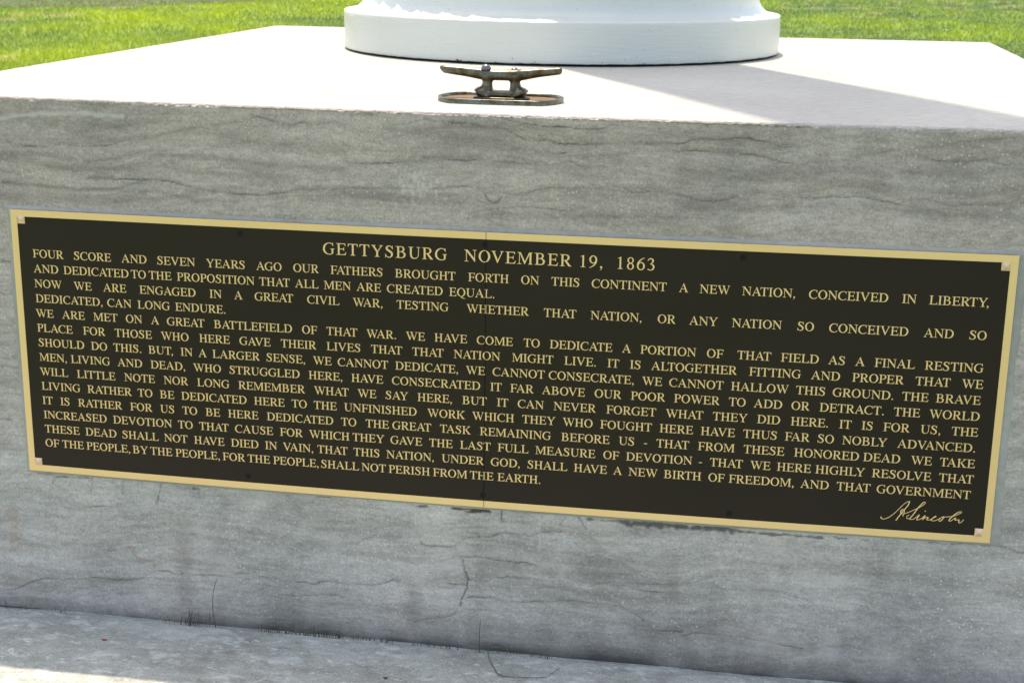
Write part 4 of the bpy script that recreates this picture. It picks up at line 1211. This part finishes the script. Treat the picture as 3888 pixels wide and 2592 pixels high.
# thin foot plate and casting
V = []; F = []
hxp, hyp = 0.0535, 0.024
cxp = -0.0213 + SX
for d_, h_ in ((0, 0.0037), (0, 0.0072), (-0.0015, 0.0080)):
    for i in range(64):
        a_ = 2 * math.pi * i / 64; c_, s_ = math.cos(a_), math.sin(a_)
        V.append((cxp + (hxp + d_) * math.copysign(abs(c_) ** 0.7, c_), CY + (hyp + d_) * math.copysign(abs(s_) ** 0.7, s_), Z0 + h_))
for j in range(2):
    for i in range(64): F.append((j * 64 + i, j * 64 + (i + 1) % 64, (j + 1) * 64 + (i + 1) % 64, (j + 1) * 64 + i))
F.append(tuple(128 + i for i in range(64)))
pyobj("foot_plate", V, F, MAT_BRONZE, cleat, False)
parts = []
HZ = 0.0065          # plane correction, the cleat stands a little nearer than first measured
bar = [(-0.1375, 0.0480, 0.0050), (-0.1335, 0.0500, 0.0062), (-0.1180, 0.0485, 0.0068), (-0.0900, 0.0460, 0.0075), (-0.0640, 0.0432, 0.0088), (-0.0480, 0.0418, 0.0094), (-0.0230, 0.0410, 0.0090),
       (0.0020, 0.0418, 0.0094), (0.0200, 0.0435, 0.0086), (0.0450, 0.0470, 0.0072), (0.0720, 0.0500, 0.0062), (0.0880, 0.0518, 0.0056), (0.0925, 0.0518, 0.0044)]
q = catmull([(x_, z_, r_) for x_, z_, r_ in bar], 4)
parts.append(tube([(p_[0] + SX, CY, Z0 + p_[1] + HZ) for p_ in q], [p_[2] * (1.25 if abs(p_[0] + 0.0225) > 0.035 else 1.12) for p_ in q], 20))
for sx_, x0_ in ((-1, -0.0490), (1, 0.0045)):
    lg = [(x0_ + sx_ * 0.0060, 0.004, 0.0190), (x0_ + sx_ * 0.0040, 0.009, 0.0170), (x0_ + sx_ * 0.0010, 0.0165, 0.0112), (x0_, 0.024, 0.0088), (x0_ - sx_ * 0.0005, 0.030, 0.0088), (x0_ - sx_ * 0.0006, 0.036, 0.0112), (x0_ - sx_ * 0.001, 0.041, 0.0120)]
    q = catmull(lg, 4)
    parts.append(tube([(p_[0] + SX, CY, Z0 + p_[1] + HZ) for p_ in q], [p_[2] * 1.14 for p_ in q], 20))
# lozenge foot joining the legs
V = []; F = []
for hx_, hy_, h_ in ((0.0480, 0.0175, 0.0060), (0.0490, 0.0185, 0.0078), (0.0480, 0.0175, 0.0125), (0.0440, 0.0140, 0.0165)):
    for i in range(64):
        a_ = 2 * math.pi * i / 64; c_, s_ = math.cos(a_), math.sin(a_)
        V.append((-0.0225 + SX + hx_ * math.copysign(abs(c_) ** 0.75, c_), CY + hy_ * math.copysign(abs(s_) ** 0.75, s_), Z0 + h_ + HZ * 0.4))
for j in range(3):
    for i in range(64): F.append((j * 64 + i, j * 64 + (i + 1) % 64, (j + 1) * 64 + (i + 1) % 64, (j + 1) * 64 + i))
F.append(tuple(192 + i for i in range(64))); F.append(tuple(63 - i for i in range(64)))
parts.append((V, F))
V, F = merge(parts)
me = bpy.data.meshes.new("raw"); me.from_pydata([tuple(v_) for v_ in V], [], F); me.update()
tmp = bpy.data.objects.new("tmp", me); col.objects.link(tmp)
md = tmp.modifiers.new("r", 'REMESH'); md.mode = 'VOXEL'; md.voxel_size = 0.0011
md = tmp.modifiers.new("s", 'SMOOTH'); md.factor = 0.7; md.iterations = 22
dg = bpy.context.evaluated_depsgraph_get()
me2 = bpy.data.meshes.new_from_object(tmp.evaluated_get(dg))
bpy.data.objects.remove(tmp); bpy.data.meshes.remove(me)
me2.materials.clear(); me2.name = "horn_casting"
me2.polygons.foreach_set('use_smooth', [True] * len(me2.polygons))
link("horn_casting", me2, MAT_BRONZE, cleat)
# round screw heads
msteel = simple("steel_screw", (0.17, 0.155, 0.165), 0.22, 0.9)
for bx, by, bz, br in ((-0.0513, CY - 0.002, 0.0560, 0.0098), (0.0020, CY + 0.004, 0.0525, 0.0078)):
    prof = [(0.0, 0.0082), (0.004, 0.0074), (0.0074, 0.0046), (0.0092, 0.0008), (0.0088, -0.0012), (0.0062, -0.0040), (0.0060, -0.0110)]
    n = 24; V = []; F = []
    for r_, h_ in prof:
        for i in range(n):
            a_ = 2 * math.pi * i / n
            V.append((bx + SX + r_ / 0.0092 * br * math.cos(a_), by + r_ / 0.0092 * br * math.sin(a_), Z0 + bz + 0.003 + h_ * br / 0.0092))
    for j in range(len(prof) - 1):
        for i in range(n): F.append((j * n + i, (j + 1) * n + i, (j + 1) * n + (i + 1) % n, j * n + (i + 1) % n))
    pyobj("screw_head", V, F, msteel, cleat, True)

# ------------------------------------------------------------------ litter at the foot of the stone
TWIG = [(0.0520, -0.0100, 0.006), (0.0379, 0.0000, 0.010), (0.0257, -0.0010, 0.013), (0.0128, -0.0083, 0.010), (0.0179, -0.0348, 0.004), (0.0349, -0.0731, 0.003), (0.0507, -0.0991, 0.0025), (0.0788, -0.1021, 0.0025), (0.1336, -0.0941, 0.003), (0.1438, -0.0805, 0.004), (0.1564, -0.0536, 0.004)]
q = catmull([(x_, y_, ZL + z_) for x_, y_, z_ in TWIG], 5)
V, F = tube(q, [0.0011 - 0.0006 * i / len(q) for i in range(len(q))], 6)
o = pyobj("bent_twig", V, F, simple("brown_twig", (0.10, 0.075, 0.055), 0.8), None, True)
tag(o, "thin brown bent twig lying in a loop on the stone step", 'twig')
def stem(pts, r0, r1, name, label, mat, cat):
    q = catmull(pts, 5)
    V, F = tube(q, [r0 + (r1 - r0) * i / len(q) for i in range(len(q))], 6)
    return tag(pyobj(name, V, F, mat, None, True), label, cat)
mdry = simple("dry_stalk", (0.075, 0.065, 0.045), 0.8)
stem([(-0.5391, -0.006, ZL - 0.004), (-0.5419, -0.008, -0.5374), (-0.5424, -0.009, -0.506), (-0.5394, -0.007, -0.4776), (-0.5334, -0.003, -0.4568)], 0.0009, 0.0004,
     "grass_stalk", "long thin dark grass stalk leaning on the lower left of the pedestal", mdry, 'grass stalk')
stem([(-0.0063, -0.004, ZL - 0.004), (-0.0063, -0.006, -0.5417), (-0.0059, -0.006, -0.5202), (-0.0049, -0.002, -0.4972)], 0.0010, 0.0005,
     "grass_stalk", "short upright brown stalk beside the looped twig", mdry, 'grass stalk')
# dead grass and roots in the joint
V = []; F = []
tr_ = random.Random(9)
spots = [(-0.61, 12, 0.032), (-0.58, 14, 0.040), (-0.985, 3, 0.022), (-0.945, 3, 0.018), (-0.86, 4, 0.015), (-0.43, 14, 0.018), (-0.40, 16, 0.022), (-0.36, 16, 0.018), (-0.33, 20, 0.022), (-0.29, 18, 0.020), (-0.25, 16, 0.016), (-0.20, 12, 0.014), (-0.12, 10, 0.014), (-0.06, 8, 0.012), (0.04, 8, 0.012), (0.12, 6, 0.01)]
for sx_, cnt, hh in spots:
    for i in range(cnt):
        x_ = sx_ + tr_.gauss(0, 0.016); h_ = hh * tr_.uniform(0.3, 1.1); ln = tr_.gauss(0, 0.5) * h_; w_ = 0.0007
        y_ = -0.003 - tr_.uniform(0, 0.006); o_ = len(V)
        V += [(x_ - w_, y_, ZL - 0.012), (x_ + w_, y_, ZL - 0.012), (x_ + ln * 0.4 + w_ * .7, y_ - 0.002, ZL + h_ * 0.6), (x_ + ln * 0.4 - w_ * .7, y_ - 0.002, ZL + h_ * 0.6), (x_ + ln, y_ - tr_.uniform(0, 0.01), ZL + h_)]
        F += [(o_, o_ + 1, o_ + 2, o_ + 3), (o_ + 3, o_ + 2, o_ + 4)]
mt, nt, b = new_mat("dead_grass"); k = NT(nt)
c = k.ramp(k.noise(k.coord(), 70.0, 2), [(0.35, (0.035, 0.035, 0.028)), (0.6, (0.10, 0.095, 0.07)), (0.75, (0.27, 0.27, 0.23))])
k.L(c, b.inputs["Base Color"]); b.inputs["Roughness"].default_value = 0.8
tag(pyobj("dead_grass", V, F, mt), "wispy dead grass growing from the joint below the pedestal", 'grass', None, 'stuff')
# a reddish leaf scrap and a dark seed husk on the step
def scrap(x_, y_, r_, mat, label, name, cat):
    V = [(x_ + r_ * 1.6 * math.cos(a_) , y_ + r_ * math.sin(a_), ZL + 0.002 + 0.0016 * math.cos(2 * a_)) for a_ in np.linspace(0, 2 * math.pi, 9)[:-1]]
    V += [(v_[0], v_[1], v_[2] - 0.0009) for v_ in V] + [(x_, y_, ZL + 0.0035), (x_, y_, ZL + 0.0005)]
    F = []
    for i in range(8):
        j = (i + 1) % 8
        F += [(i, j, 16), (8 + j, 8 + i, 17), (i, 8 + i, 8 + j, j)]
    tag(pyobj(name, V, F, mat), label, cat)
scrap(-0.7276, -0.1069, 0.0034, simple("red_leaf", (0.22, 0.06, 0.04), 0.7), "tiny reddish leaf scrap on the left of the stone step", "leaf_scrap", 'leaf')
scrap(-0.1545, -0.150, 0.0030, simple("brown_husk", (0.07, 0.05, 0.035), 0.7), "tiny dark seed husk near the front of the stone step", "seed_husk", 'seed husk')
